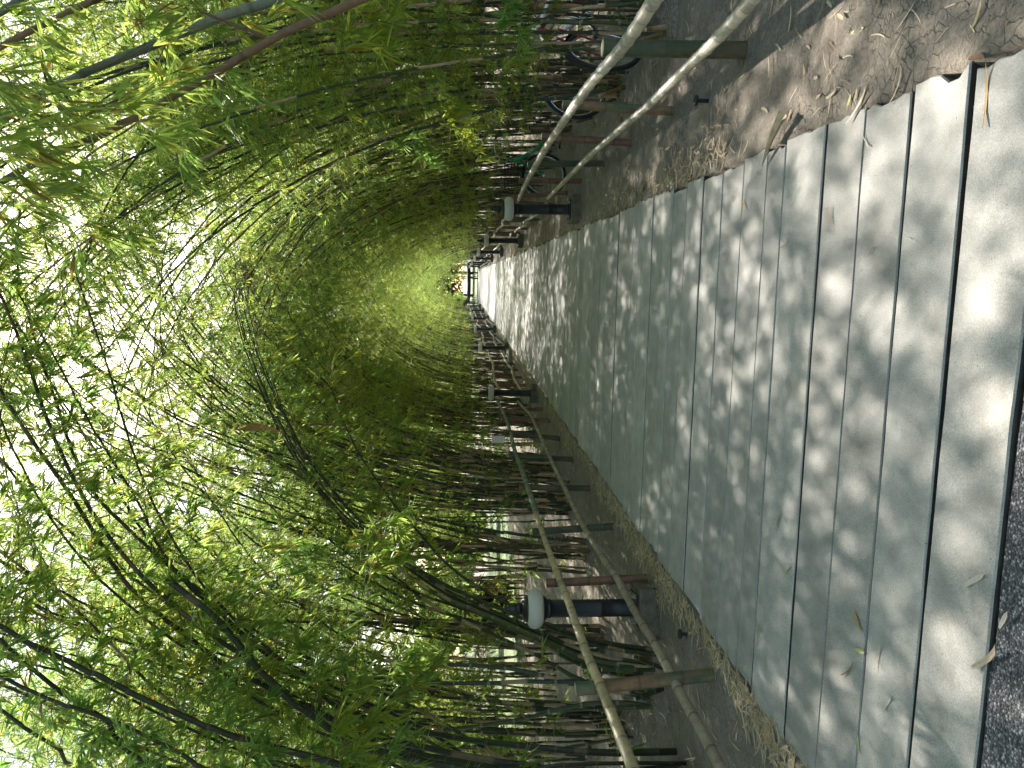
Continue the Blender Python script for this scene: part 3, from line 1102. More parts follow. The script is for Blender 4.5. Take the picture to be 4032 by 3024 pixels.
for i in range(5):
    a, b = LAMPS_R[i] + 0.25, LAMPS_R[i + 1] - 0.2
    auto_fence(1, a if i else 11.9, b, 'bamboo rail fence between the %s and %s right lamps' % (ORD[i], ORD[i + 1]),
               ['post_brown', 'post_brown', 'post_green', 'post_mixed'], 'rail_pale', 40 + i)
for i in range(1, 6):
    a, b = LAMPS_L[i] + 0.3, LAMPS_L[i + 1] - 0.2
    auto_fence(-1, a, b, 'bamboo rail fence between the %s and %s left lamps' % (ORD[i], ORD[i + 1]),
               ['post_brown', 'post_green', 'post_green'], 'rail_grey', 60 + i)


# ------------------------------------------------------------------ bamboo clumps
def culm_curve(L, th0, th1, p, side=0.0, n=36):
    x = z = y = 0.0
    pts = [Vector((0, 0, 0))]
    ds = L / n
    for i in range(n):
        u = (i + 0.5) / n
        th = th0 + (th1 - th0) * u ** p
        x += math.sin(th) * ds
        z += math.cos(th) * ds
        y += side * ds * u
        pts.append(Vector((x, y, z)))
    return pts


VAR = {'A': [], 'B': [], 'C': [], 'D': []}
vr = random.Random(77)


def make_variant(kind, i):
    rg = random.Random(1000 + i + {'A': 0, 'B': 100, 'C': 200, 'D': 300}[kind])
    if kind == 'A':
        L, th0, th1, p, st, dens = rg.uniform(8.0, 9.6), R(rg.uniform(-4, 5)), R(rg.uniform(100, 128)), rg.uniform(1.15, 1.5), 0.36, 0.8
    elif kind == 'B':
        L, th0, th1, p, st, dens = rg.uniform(7.0, 8.8), R(rg.uniform(-3, 5)), R(rg.uniform(62, 92)), rg.uniform(1.3, 1.8), 0.28, 1.1
    elif kind == 'D':
        L, th0, th1, p, st, dens = rg.uniform(6.5, 9.0), R(rg.uniform(-2, 6)), R(rg.uniform(30, 75)), rg.uniform(1.4, 2.0), 0.13, 1.4
    else:
        L, th0, th1, p, st, dens = rg.uniform(6.0, 8.2), R(rg.uniform(-2, 6)), R(rg.uniform(22, 48)), rg.uniform(1.4, 2.0), 0.24, 1.15
    cv = Curve(culm_curve(L, th0, th1, p, rg.uniform(-0.12, 0.12)))
    r0 = rg.uniform(0.0125, 0.018)
    mb = MB()
    nodes = bamboo_pole(mb, cv, r0, 0.004, 0.27, rg, 7, 0, 1.1, None, 0.004)
    cm = mb.mesh('culm', [M['culm']])
    fo = Fol(rg)
    fo.along(cv, nodes, st, DENS * dens, (0.35, 0.95), 0.22)
    fm = leaf_mesh('foliage', fo.P, fo.D, fo.L, fo.W, rg, [M['leaf'], M['twig']], fo.tw)
    VAR[kind].append((cm, fm))
    return len(fo.P)


DENS = 1.95
NL = 0
for i in range(8):
    NL += make_variant('A', i)
for i in range(6):
    NL += make_variant('B', i)
for i in range(6):
    NL += make_variant('C', i)
for i in range(6):
    NL += make_variant('D', i)
print('leaves per variant', NL / 20)


def clump_base(t_, rad, rg, n_stub=7):
    """root mound with cut stubs and shreds at the foot of a clump"""
    mb = MB()
    N, K = 18, 5
    vs, fs = [], []
    for j in range(K):
        u = j / (K - 1)
        for i in range(N):
            a = 2 * math.pi * i / N
            q = rad * (1.25 - u * 0.95) * (1 + 0.16 * math.sin(3 * a + rad * 9) + rg.uniform(-0.08, 0.08))
            vs.append((q * math.cos(a), q * math.sin(a), -0.03 + 0.13 * u ** 0.7 + rg.uniform(-0.012, 0.012)))
    for j in range(K - 1):
        for i in range(N):
            i2 = (i + 1) % N
            fs.append((j * N + i, j * N + i2, (j + 1) * N + i2, (j + 1) * N + i))
    fs.append(tuple(range((K - 1) * N, K * N)))
    mb.add(vs, fs, 0, 0, True)
    for _ in range(60):
        a = rg.uniform(0, 6.283); q = rad * rg.uniform(0.3, 1.35)
        ribbon_leaf(mb, (q * math.cos(a), q * math.sin(a), 0.02 + 0.1 * max(0, 1 - q / rad / 1.2)), rg.uniform(0, 6.28), rg.uniform(0.08, 0.22), rg.uniform(0.0015, 0.005), rg.uniform(0, 0.35), rg, 1)
    mb.obj('root_mound', [M['dirt'], M['straw']], t_)
    for _ in range(n_stub):
        a = rg.uniform(0, 6.283); q = rad * rg.uniform(0.2, 1.0)
        h = rg.uniform(0.12, 0.5)
        b = Vector((q * math.cos(a), q * math.sin(a), 0.0))
        s_ = MB()
        bamboo_pole(s_, Curve([b, b + Vector((b.x * rg.uniform(0.1, 0.9), b.y * rg.uniform(0.1, 0.9), h))]), rg.uniform(0.013, 0.022), 0.014, 0.15, rg, 7, 0, 1.12, 1)
        s_.obj('stub', [M['culm'], M['cut_end']], t_)


def clump(x, y, n, toward, label, seed, mix=(0.5, 0.25, 0.25), rad=0.22, group=None, stubs=6, lean=0.6, scale=(0.85, 1.12), bare=0.0):
    rg = random.Random(seed)
    t_ = thing('bamboo_clump', label, 'bamboo', (x, y, 0), 0, group)
    if y < 26 and stubs:
        clump_base(t_, rad + 0.06, rg, stubs)
    for k in range(n):
        u = rg.random()
        kind = 'A' if u < mix[0] else ('B' if u < mix[0] + mix[1] else ('C' if u < sum(mix[:3]) else 'D'))
        cm, fm = rg.choice(VAR[kind])
        o = bpy.data.objects.new('culm', cm)
        COL.objects.link(o); o.parent = t_
        a = rg.uniform(0, 6.283); q = rad * math.sqrt(rg.random())
        o.location = (q * math.cos(a), q * math.sin(a), -0.05)
        if kind in 'CD':
            ang = toward + rg.gauss(0, 1.5)
        else:
            ang = toward + rg.gauss(0, lean)
        s_ = rg.uniform(*scale)
        if kind in 'CD' and 'row' in group:
            s_ *= 0.82
        o.rotation_euler = (rg.gauss(0, 0.035), rg.gauss(0, 0.035), ang)
        o.scale = (s_, s_, s_ * rg.uniform(0.95, 1.05))
        if kind in 'AB' and bare and rg.random() < bare:
            continue
        f = bpy.data.objects.new('foliage', fm)
        COL.objects.link(f); f.parent = o
    return t_


def where(y, side):
    L = LAMPS_R if side > 0 else LAMPS_L
    k = sum(1 for q in L if q < y)
    s_ = 'right' if side > 0 else 'left'
    return k, s_


CNT = ['first', 'second', 'third', 'fourth', 'fifth', 'sixth', 'seventh', 'eighth', 'ninth']
seen = {}
left = [(-3.75, 6.1, 18), (-5.3, 7.7, 14), (-3.65, 7.3, 14), (-3.15, 8.4, 17), (-2.95, 9.9, 22), (-2.95, 11.4, 24)]
right = [(1.95, 5.97, 18), (1.9, 7.5, 21), (2.15, 9.1, 18), (2.2, 10.9, 26), (2.0, 12.6, 24)]
y = 13.0
while y < 80:
    left.append((-3.0 + rnd.uniform(-0.2, 0.2), y, 24 if y < 24 else (15 if y < 42 else 9)))
    y += rnd.uniform(1.5, 1.9) * (1 if y < 30 else 1.25)
y = 14.2
while y < 80:
    right.append((1.95 + rnd.uniform(-0.15, 0.2), y, 24 if y < 24 else (15 if y < 42 else 9)))
    y += rnd.uniform(1.5, 1.9) * (1 if y < 30 else 1.25)
for side, lst in ((-1, left), (1, right)):
    for i, (x, y, n) in enumerate(lst):
        k, s_ = where(y, side)
        if k == 0:
            place = 'before the nearest %s lamp' % s_
        elif k < 7:
            place = 'between the %s and %s %s lamps' % (ORD[k - 1], ORD[k], s_)
        else:
            place = 'beyond the last %s lamp' % s_
        q = seen.get((side, k), 0); seen[(side, k)] = q + 1
        lab = '%s bamboo clump of the %s row %s' % (CNT[q], s_, place)
        near = y < 9
        shade = side < 0 and 9 <= y < 18
        clump(x, y, n + (5 if shade else 0), 0.0 if side < 0 else math.pi, lab, 300 + i + (500 if side > 0 else 0),
              ((0.26, 0.3, 0.26) if side < 0 else (0.14, 0.3, 0.28)) if near else (0.52, 0.36, 0.06) if shade else ((0.42, 0.3, 0.18) if y > 13 else (0.34, 0.3, 0.2)), 0.2 if near else 0.27, 'bamboo clumps arching over the path in rows', 7 if y < 14 else 3, bare=0.15 if shade else (0.35 if y > 36 else 0.6 if y > 18 else 0.5 if y > 8 else 0.3))

# outer groves behind both rows: leafy almost to the ground
NTH = ['first', 'second', 'third', 'fourth', 'fifth', 'sixth', 'seventh', 'eighth', 'ninth', 'tenth', 'eleventh', 'twelfth', 'thirteenth', 'fourteenth', 'fifteenth', 'sixteenth', 'seventeenth', 'eighteenth', 'nineteenth', 'twentieth', 'twenty-first', 'twenty-second', 'twenty-third', 'twenty-fourth', 'twenty-fifth', 'twenty-sixth', 'twenty-seventh', 'twenty-eighth', 'twenty-ninth', 'thirtieth', 'thirty-first', 'thirty-second', 'thirty-third', 'last']
outL = [(-4.6, 0.5, 9), (-4.4, -3, 9), (-3.4, -6, 10), (-5.6, 4.2, 8), (-7.6, 6.0, 10), (-9.5, 5.0, 10), (-6.4, 8.6, 10), (-8.6, 9.9, 11), (-6.0, 11.2, 10), (-11.5, 12.5, 11), (-8.0, 13.2, 11), (-5.4, 14.4, 10), (-10.2, 16, 10), (-7.0, 17, 11), (-5.2, 18.8, 10), (-9.0, 20, 10), (-6.2, 22, 10), (-7.0, 26, 10), (-6.4, 31, 10), (-8.5, 36, 9), (-6.5, 41, 8), (-7, 48, 8), (-6, 55, 8),
        (-14.5, 43, 9), (-19, 44, 9), (-24, 42, 9), (-11, 44, 9)]
outR = [(2.6, 0.6, 9), (2.2, -2.5, 10), (2.3, -5.5, 10), (5.4, 4.8, 9), (6.2, 9.4, 10), (5.0, 11.6, 10), (7.4, 12.4, 11), (5.2, 14.4, 11), (6.8, 16, 11), (5.0, 17.6, 11), (8.4, 18, 10), (6.2, 20, 11), (4.9, 22.6, 10), (7.4, 24, 10), (5.4, 27, 10), (8.6, 29, 10), (5.6, 32, 9), (7.2, 36, 9), (5.4, 41, 8), (6.4, 47, 8), (5.2, 54, 8)]
for i, (x, y, n) in enumerate([(-5.5, 80, 10), (-2.6, 83, 10), (0.2, 80.5, 10), (2.6, 83, 10), (5.0, 80, 10), (-8.4, 82, 9), (1.4, 71.5, 6), (-2.7, 72, 6)]):
    clump(x, y, n, rnd.uniform(0, 6.28), '%s of the leafy bamboo clumps closing the far end of the path' % NTH[i], 1200 + i, (0.2, 0.2, 0.1), 0.5, 'leafy bamboo clumps at the far end', 0, 2.0, (0.9, 1.2))
for side, lst in (('left', outL), ('right', outR)):
    for i, (x, y, n) in enumerate(lst):
        low = side == 'right' and y < 12
        clump(x, y, n, rnd.uniform(0, 6.28) if abs(x) > 6 else (0.0 if side == 'left' else math.pi), '%s leafy bamboo clump of the outer grove behind the %s row' % (NTH[i], side), 900 + i + (100 if side == 'right' else 0),
              (0.12, 0.2, 0.3 if low else 0.1), 0.45, 'leafy bamboo clumps of the outer groves', 0, 1.2, (1.0, 1.3) if y < 12 else (1.15, 1.6))


# ---- near clumps traced from what is seen of them
def traced_culm(t_, org, pts, r0, r1, mat, seed, fol=None, name='culm', step=0.26):
    rg = random.Random(seed)
    cv = Curve([p - org for p in catmull(pts, 7)])
    mb = MB()
    nodes = bamboo_pole(mb, cv, r0, r1, step, rg, 10, 0, 1.09, 1, 0.002)
    o = mb.obj(name, [M[mat], M['cut_end']], t_)
    if fol:
        st, dens, low, size, end = fol
        fo = Fol(rg, 0.135, 0.0145)
        fo.along(cv, nodes, st, dens, (0.3, 0.85), low, size, end)
        if fo.P:
            fo.obj('foliage', o)
    return o


def px(lst, y0, y1=None):
    y1 = y0 if y1 is None else y1
    n = len(lst)
    return [PY(x, y, y0 + (y1 - y0) * i / max(1, n - 1)) for i, (x, y) in enumerate(lst)]


# clump just outside the left frame edge: its dark culms cross the upper left of the view
org = Vector((-3.35, 4.3, 0))
cl = thing('bamboo_clump', 'dark large bamboo clump closest on the left, its culms arching across the frame', 'bamboo', org, 0, 'bamboo clumps arching over the path')
clump_base(cl, 0.3, random.Random(4))
B0 = lambda dx, dy: Vector((-3.35 + dx, 4.3 + dy, -0.05))
B1 = lambda dx, dy, z: Vector((-3.35 + dx, 4.3 + dy, z))
traced_culm(cl, org, [B0(0, 0), B1(0.0, 0, 0.9)] + px([(1350, 3013), (915, 2897), (671, 2799), (488, 2714), (275, 2604), (122, 2537), (0, 2464), (-200, 2330), (-420, 2120)], 4.4, 4.7), 0.027, 0.012, 'culm_dark', 1, (0.35, 0.8, 0.1, 1.0, 1.0))
traced_culm(cl, org, [B0(-.1, .1), B1(-.1, .1, 1.2)] + px([(641, 3019), (427, 2842), (305, 2769), (183, 2683), (0, 2519), (-200, 2310), (-400, 2050)], 4.5, 4.8), 0.024, 0.01, 'culm_dark', 2, (0.35, 0.8, 0.1, 1.0, 1.0))
traced_culm(cl, org, [B0(.12, .25), B1(.12, .25, 0.8)] + px([(1500, 2960), (1200, 2800), (1025, 2640), (854, 2439), (659, 2280)], 4.8, 5.0), 0.026, 0.021, 'culm_dark', 3, (0.5, 0.5, 0.1, 1.0, 0.9))
traced_culm(cl, org, [B0(.1, .4), B1(.1, .4, 0.8)] + px([(1480, 2900), (1150, 2740), (976, 2598), (793, 2470), (610, 2317), (480, 2180), (330, 1960), (200, 1690), (90, 1380), (-60, 1000)], 5.0, 5.6), 0.025, 0.009, 'culm_dark', 4, (0.42, 0.85, 0.12, 1.0, 1.0))
traced_culm(cl, org, [B0(.2, .2), B1(.2, .2, 0.7)] + px([(1600, 2960), (1250, 2800), (903, 2628), (732, 2500), (549, 2354), (427, 2195), (342, 2049), (201, 1836), (122, 1732), (0, 1531), (-200, 1200)], 5.2, 5.6), 0.026, 0.01, 'culm_dark', 5, (0.42, 0.8, 0.12, 1.0, 1.0))
traced_culm(cl, org, [B0(.15, .5), B1(.18, .5, 0.8)] + px([(1480, 2840), (1080, 2600), (780, 2330), (590, 2160), (427, 2007), (342, 1903), (268, 1732), (220, 1580), (153, 1390), (122, 1275), (85, 1152), (67, 1000), (80, 820)], 5.6, 6.2), 0.024, 0.007, 'culm_dark', 6, (0.5, 0.8, 0.1, 1.0, 1.0))
traced_culm(cl, org, [B0(-.2, .0), B1(-.2, 0, 1.3)] + px([(900, 3060), (700, 2960), (500, 2860), (300, 2790), (120, 2720), (-80, 2620)], 4.3, 4.4), 0.02, 0.01, 'culm_dark', 7, (0.3, 0.8, 0.2, 1.0, 1.0))
traced_culm(cl, org, [B0(-.1, .3), B1(-.1, .3, 1.1)] + px([(1200, 3050), (860, 2900), (620, 2720), (460, 2560), (300, 2400), (120, 2260), (-60, 2130)], 5.0, 5.2), 0.016, 0.008, 'culm', 8, (0.35, 0.9, 0.2, 1.0, 1.0))
traced_culm(cl, org, [B0(-.3, .2), B1(-.3, .2, 1.5)] + px([(420, 3060), (250, 2960), (120, 2880), (0, 2790), (-150, 2650)], 4.4, 4.5), 0.018, 0.01, 'culm_dark', 9, (0.3, 0.9, 0.2, 1.0, 1.0))

for k, (dx, dy, yy, st_, ln) in enumerate([(60, 70, 4.6, 0, 0), (-90, 40, 5.1, 1, 0), (120, -60, 5.4, 2, 0), (-40, -110, 5.5, 2, 0), (170, 60, 5.3, 1, 0), (60, -160, 5.8, 2, 0), (-120, 130, 4.7, 0, 0)]):
    base_ = [[(1350, 3013), (915, 2897), (671, 2799), (488, 2714), (275, 2604), (122, 2537), (0, 2464), (-200, 2330), (-420, 2120)],
             [(1480, 2900), (1150, 2740), (976, 2598), (793, 2470), (610, 2317), (480, 2180), (330, 1960), (200, 1690), (90, 1380), (-60, 1000)],
             [(1600, 2960), (1250, 2800), (903, 2628), (732, 2500), (549, 2354), (427, 2195), (342, 2049), (201, 1836), (122, 1732), (0, 1531), (-200, 1200)]][st_]
    q_ = [(x + dx + (i * dx * 0.12), y + dy) for i, (x, y) in enumerate(base_)]
    traced_culm(cl, org, [B0(-.1 + .05 * k, .05 * k), B1(-.1 + .05 * k, .05 * k, 0.9)] + px(q_, yy, yy + 0.4), 0.013 + 0.002 * (k % 3), 0.006, 'culm' if k % 2 else 'culm_dark', 20 + k, (0.4, 0.7, 0.15, 0.9, 1.0))

# clump by the nearest left fence post, bowing to the tied knot over the path
org = Vector((-3.0, 5.35, 0))
cl = thing('bamboo_clump', 'bamboo clump rising behind the nearest left fence post and bowing right to the tied knot', 'bamboo', org, 0, 'bamboo clumps arching over the path')
clump_base(cl, 0.26, random.Random(8), 8)
rg = random.Random(31)
KN = (957, 1075)
trunk = [(2601, 2622), (2326, 2571), (2113, 2482), (1899, 2390), (1716, 2305), (1560, 2190), (1400, 2050), (1230, 1850), (1110, 1640), (1010, 1400), (955, 1190), KN]
for k in range(13):
    ox, oy = rg.gauss(0, 20), rg.gauss(0, 30)
    fan = [(x + (ox * 1.6) * min(1, i / 5), y + oy * (2.2 if i < 2 else 1.6)) for i, (x, y) in enumerate(trunk)]
    if k < 5:
        end = fan[:-1] + [(KN[0] + rg.gauss(0, 8), KN[1] + rg.gauss(0, 8))]
        f = (0.5, 0.45, 0.08, 0.9, 1.0)
    else:
        cut = rg.randint(7, 10)
        dx = rg.uniform(-1.0, 1.0)
        end = [(x - dx * 22 * max(0, i - 2) ** 1.2, y + dx * 14 * max(0, i - 2) ** 1.2) for i, (x, y) in enumerate(fan[:cut])]
        f = (0.5, 0.7, 0.1, 0.95, 1.0)
    y1 = 5.35 + 0.42 * (len(end) - 1)
    pts = px(end, 5.35 + rg.uniform(-0.12, 0.2), y1)
    pts[0] = Vector((pts[0].x, pts[0].y, -0.05))
    traced_culm(cl, org, pts, rg.uniform(0.014, 0.02), 0.006, rg.choice(['culm', 'culm', 'culm_dark']), 400 + k, f)
# the leaning loose stems low by the post
for k, lst in enumerate([[(2632, 2790), (2500, 2735), (2380, 2700), (2250, 2690), (2050, 2640), (1850, 2620), (1500, 2600)], [(2636, 2795), (2480, 2770), (2330, 2770), (2170, 2800), (2060, 2830), (1800, 2870), (1500, 2900)],
                         [(2620, 2760), (2500, 2680), (2300, 2685), (2100, 2683), (1800, 2690), (1400, 2670)]]):
    pts = px(lst, 5.2, 5.6)
    pts[0] = Vector((pts[0].x, pts[0].y, -0.04))
    traced_culm(cl, org, pts, 0.019, 0.013, 'culm', 440 + k, (0.75, 0.4, 0.05, 0.9, 1.0))


def hanging(t_, lst, Y, sprays, seed, r=0.003):
    """a thin twig with bright leaf fans hanging in front"""
    rg = random.Random(seed)
    pts = px(lst, Y)
    fo = Fol(rg, 0.15, 0.0165)
    fo.tw.tube([p - t_.location for p in catmull(pts, 5)], r, 4)
    for (x, y, n, s_) in sprays:
        p = PY(x, y, Y + rg.uniform(-0.12, 0.12)) - t_.location
        for _ in range(n):
            q = p + rand_unit(rg) * 0.07 * s_
            fo.spray(q, (rand_unit(rg) * 0.7 + Vector((0.1, 0, -0.5))).normalized(), None, 0.7, s_)
    fo.obj('leaf_spray', t_)


hanging(cl, [(1300, 2200), (1400, 2170), (1490, 2120), (1560, 2080)], 4.9, [(1480, 2110, 8, 1.0), (1540, 2180, 8, 1.0), (1580, 2060, 6, 0.9), (1490, 2230, 8, 1.0), (1430, 2140, 4, 0.9)], 71)
hanging(cl, [(1395, 2680), (1420, 2400), (1440, 2270), (1475, 2200)], 4.9, [(1410, 2400, 2, 0.6)], 72, 0.0024)
hanging(cl, [(1300, 2850), (1450, 2760), (1560, 2640), (1640, 2580)], 4.6, [(1600, 2600, 9, 0.95), (1650, 2650, 9, 0.95), (1580, 2690, 9, 0.95), (1690, 2600, 7, 0.9), (1640, 2560, 6, 0.85), (1400, 2700, 5, 1.0)], 73)
hanging(cl, [(1000, 2280), (1110, 2230), (1190, 2200)], 4.8, [(1130, 2210, 5, 1.0), (1180, 2180, 4, 1.0), (1210, 2240, 3, 1.0)], 74)
hanging(cl, [(1040, 2560), (1120, 2520), (1200, 2560)], 4.7, [(1150, 2560, 4, 1.1), (1080, 2500, 4, 1.0), (1060, 2420, 3, 0.9)], 75)
hanging(cl, [(1330, 2950), (1420, 2900), (1460, 2860)], 4.4, [(1420, 2900, 7, 1.0), (1380, 2990, 6, 1.1), (1470, 2840, 4, 0.9), (1360, 2860, 5, 1.0)], 76)

# clump just outside the right frame edge: thick grey-green and brown culms cross the upper right
org = Vector((1.95, 4.1, 0))
cr_ = thing('bamboo_clump', 'bamboo clump closest on the right with thick grey-green and brown culms crossing the view', 'bamboo', org, 0, 'bamboo clumps arching over the path')
clump_base(cr_, 0.28, random.Random(14))
b_ = lambda dx, dy, z: Vector((1.95 + dx, 4.1 + dy, z))
traced_culm(cr_, org, [b_(0, 0, -0.05), b_(0.05, 0, 0.8)] + px([(1240, -60), (1070, 5), (860, 70), (600, 180), (330, 290), (150, 380), (0, 480), (-250, 700)], 4.1, 4.2), 0.034, 0.018, 'culm_grey', 11, (0.6, 0.7, 0.05, 1.1, 1.0), step=0.42)
traced_culm(cr_, org, [b_(.1, -.1, -0.05), b_(.12, -.1, 0.8)] + px([(1560, -80), (1400, 5), (1200, 92), (1000, 200), (700, 370), (400, 530), (170, 630), (0, 720), (-220, 900)], 4.0, 4.1), 0.028, 0.015, 'culm_brown', 12, (0.6, 0.7, 0.05, 1.1, 1.0), step=0.4)
traced_culm(cr_, org, [b_(.2, .15, -0.05), b_(.25, .15, 1.2)] + px([(700, -170), (520, -80), (370, 0), (180, 95), (0, 185), (-200, 300)], 4.2, 4.2), 0.027, 0.015, 'culm_brown', 13, (0.4, 0.7, 0.1, 1.1, 1.0), step=0.36)
traced_culm(cr_, org, [b_(.2, -.2, -0.05), b_(.25, -.2, 1.4)] + px([(330, -160), (120, -20), (0, 45), (-150, 130)], 3.9, 3.9), 0.028, 0.016, 'culm_grey', 14, (0.4, 0.7, 0.1, 1.1, 1.0), step=0.4)
# side shoot of the brown culm
traced_culm(cr_, org, px([(1065, 160), (1000, 125), (880, 85), (780, 40)], 4.05, 4.0), 0.011, 0.006, 'culm_brown', 15, None, 'side_branch', 0.2)
fo = Fol(random.Random(91), 0.165, 0.014)
rg = random.Random(92)
for _ in range(88):
    x = abs(rg.gauss(0, 190)) + rg.uniform(-80, 60); y = rg.uniform(330, 820) if rg.random() < 0.7 else rg.uniform(20, 400)
    p = PY(x, y, rg.uniform(3.2, 4.0)) - org
    d = (-up * rg.uniform(0.4, 1.0) + rt * rg.uniform(-1.2, 0.6) + rand_unit(rg) * 0.3).normalized()
    fo.tw.tube([p - d * 0.3 + Vector((0, 0, 0.06)), p], [0.002, 0.001], 3)
    fo.spray(p, d, rg.randint(5, 8), 0.55, 1.0)
for (x, y, n) in [(620, 40, 3), (640, 130, 3), (700, 330, 3), (1090, 20, 3), (560, 420, 4), (470, 370, 3), (680, 560, 2), (1130, 30, 2), (360, 900, 3), (540, 950, 2)]:
    for _ in range(n):
        p = PY(x + rg.gauss(0, 25), y + rg.gauss(0, 25), rg.uniform(3.4, 3.9)) - org
        d = (-up * 0.8 + rand_unit(rg) * 0.6).normalized()
        fo.tw.tube([p - d * 0.3 + Vector((0, 0, 0.06)), p], [0.002, 0.001], 3)
        fo.spray(p, d, None, 0.6, 1.0)
fo.obj('foliage', cr_)
# low drooping sprays in front of the right rows
for s_, (lst, Y, sp) in enumerate([
    ([(1700, 380), (1760, 420), (1800, 480)], 6.6, [(1730, 400, 4, 0.9), (1790, 430, 5, 0.9), (1760, 470, 5, 0.9), (1850, 560, 5, 0.85), (1830, 500, 6, 0.9), (1890, 600, 4, 0.85)]),
    ([(2000, 60), (2040, 110), (2080, 150)], 5.2, [(2050, 120, 4, 0.8), (2070, 150, 4, 0.8), (1960, 60, 4, 0.8), (1990, 30, 5, 0.8)]),
    ([(1980, 200), (2040, 225), (2080, 260)], 5.6, [(2070, 250, 3, 0.8), (2010, 240, 3, 0.8)]),
    ([(1740, 560), (1720, 640), (1700, 660)], 7.5, [(1690, 640, 6, 0.9), (1650, 600, 6, 0.9), (1640, 540, 5, 0.9), (1550, 560, 6, 0.9)]),
    ([(1480, 80), (1560, 100), (1600, 130)], 5.0, [(1480, 110, 7, 0.9), (1530, 60, 6, 0.9), (1500, 170, 6, 0.9), (1400, 150, 5, 0.9), (1440, 30, 7, 0.9)]),
]):
    hanging(cr_, lst, Y, sp, 120 + s_)


# the tied knot of dry twigs at the crown of the arch and dry sheaths hanging
def knot():
    p = PY(957, 1080, 9.9)
    rg = random.Random(3)
    mb = MB()
    for _ in range(160):
        a = rand_unit(rg) * 0.12; b = rand_unit(rg)
        mb.tube([a, a + b * 0.05 + rand_unit(rg) * 0.03, a + b * 0.1 + rand_unit(rg) * 0.05], [0.003, 0.003, 0.0015], 3)
    o = mb.obj('twig_knot', M['dry_brown'], None, p)
    tag(o, 'brown tangled knot of dry twigs tying the culms over the path', 'knot')


knot()


def hanging_sheath(pa, pb, Y, w, label):
    a, b = PY(*pa, Y), PY(*pb, Y)
    mb = MB(); vs, fs = [], []
    d = b - a
    s_ = Vector((0.25, 0.97, 0)).cross(d).normalized()
    nn = d.cross(s_).normalized()
    for i in range(9):
        u = i / 8
        ww = w * math.sin(math.pi * (0.12 + 0.84 * u)) 
        for k in range(4):
            q = k / 3 * 2 - 1
            vs.append(a + d * u - a + s_ * q * ww + nn * (q * q * ww * 0.8 + 0.04 * math.sin(u * 4)))
    for i in range(8):
        for k in range(3):
            fs.append((i * 4 + k, i * 4 + k + 1, i * 4 + 5 + k, i * 4 + 4 + k))
    mb.add(vs, fs, 0, 0, True)
    tag(mb.obj('dry_sheath', M['dry_orange'] if w > 0.02 else M['dry_brown'], None, a), label, 'sheath')


hanging_sheath((910, 1690), (1110, 1698), 7.9, 0.045, 'large reddish-brown dry sheath hanging below the left arching culms')
hanging_sheath((1190, 1678), (1400, 1680), 7.9, 0.012, 'narrow brown curled shoot hanging below the reddish-brown dry sheath')


# ------------------------------------------------------------------ bicycles behind the right row
def wheel(t_, c_, ax, r=0.325):
    mb = MB(); mb.ring(c_, ax, r - 0.02, 0.021, 36, 8)
    ty = mb.obj('tyre', M['rubber'])
    mb = MB(); mb.ring(c_, ax, r - 0.047, 0.01, 36, 6)
    rm = mb.obj('rim', M['chrome'])
    w = MB(); w.tube([Vector(c_) - Vector(ax) * 0.045, Vector(c_) + Vector(ax) * 0.045], 0.018, 10)
    u = Vector(ax).orthogonal().normalized(); v = Vector(ax).cross(u)
    for k in range(28):
        a = 2 * math.pi * k / 28
        e = Vector(c_) + (u * math.cos(a) + v * math.sin(a)) * (r - 0.05)
        b = a + (0.5 if k % 2 else -0.5)
        s0 = Vector(c_) + (u * math.cos(b) + v * math.sin(b)) * 0.02 + Vector(ax) * (0.03 if k % 4 < 2 else -0.03)
        w.tube([s0, e], 0.0013, 3, 0, None, False)
    wo = w.obj('wheel', M['chrome'], t_)
    ty.parent = wo; rm.parent = wo
    return wo


def text_mesh(txt, size, depth=0.0015):
    cu = bpy.data.curves.new('lettering', 'FONT')
    cu.body = txt; cu.size = size; cu.extrude = depth; cu.align_x = 'CENTER'; cu.align_y = 'CENTER'
    o = bpy.data.objects.new('lettering', cu)
    COL.objects.link(o)
    dg = bpy.context.evaluated_depsgraph_get()
    me = bpy.data.meshes.new_from_object(o.evaluated_get(dg))
    bpy.data.objects.remove(o)
    return me


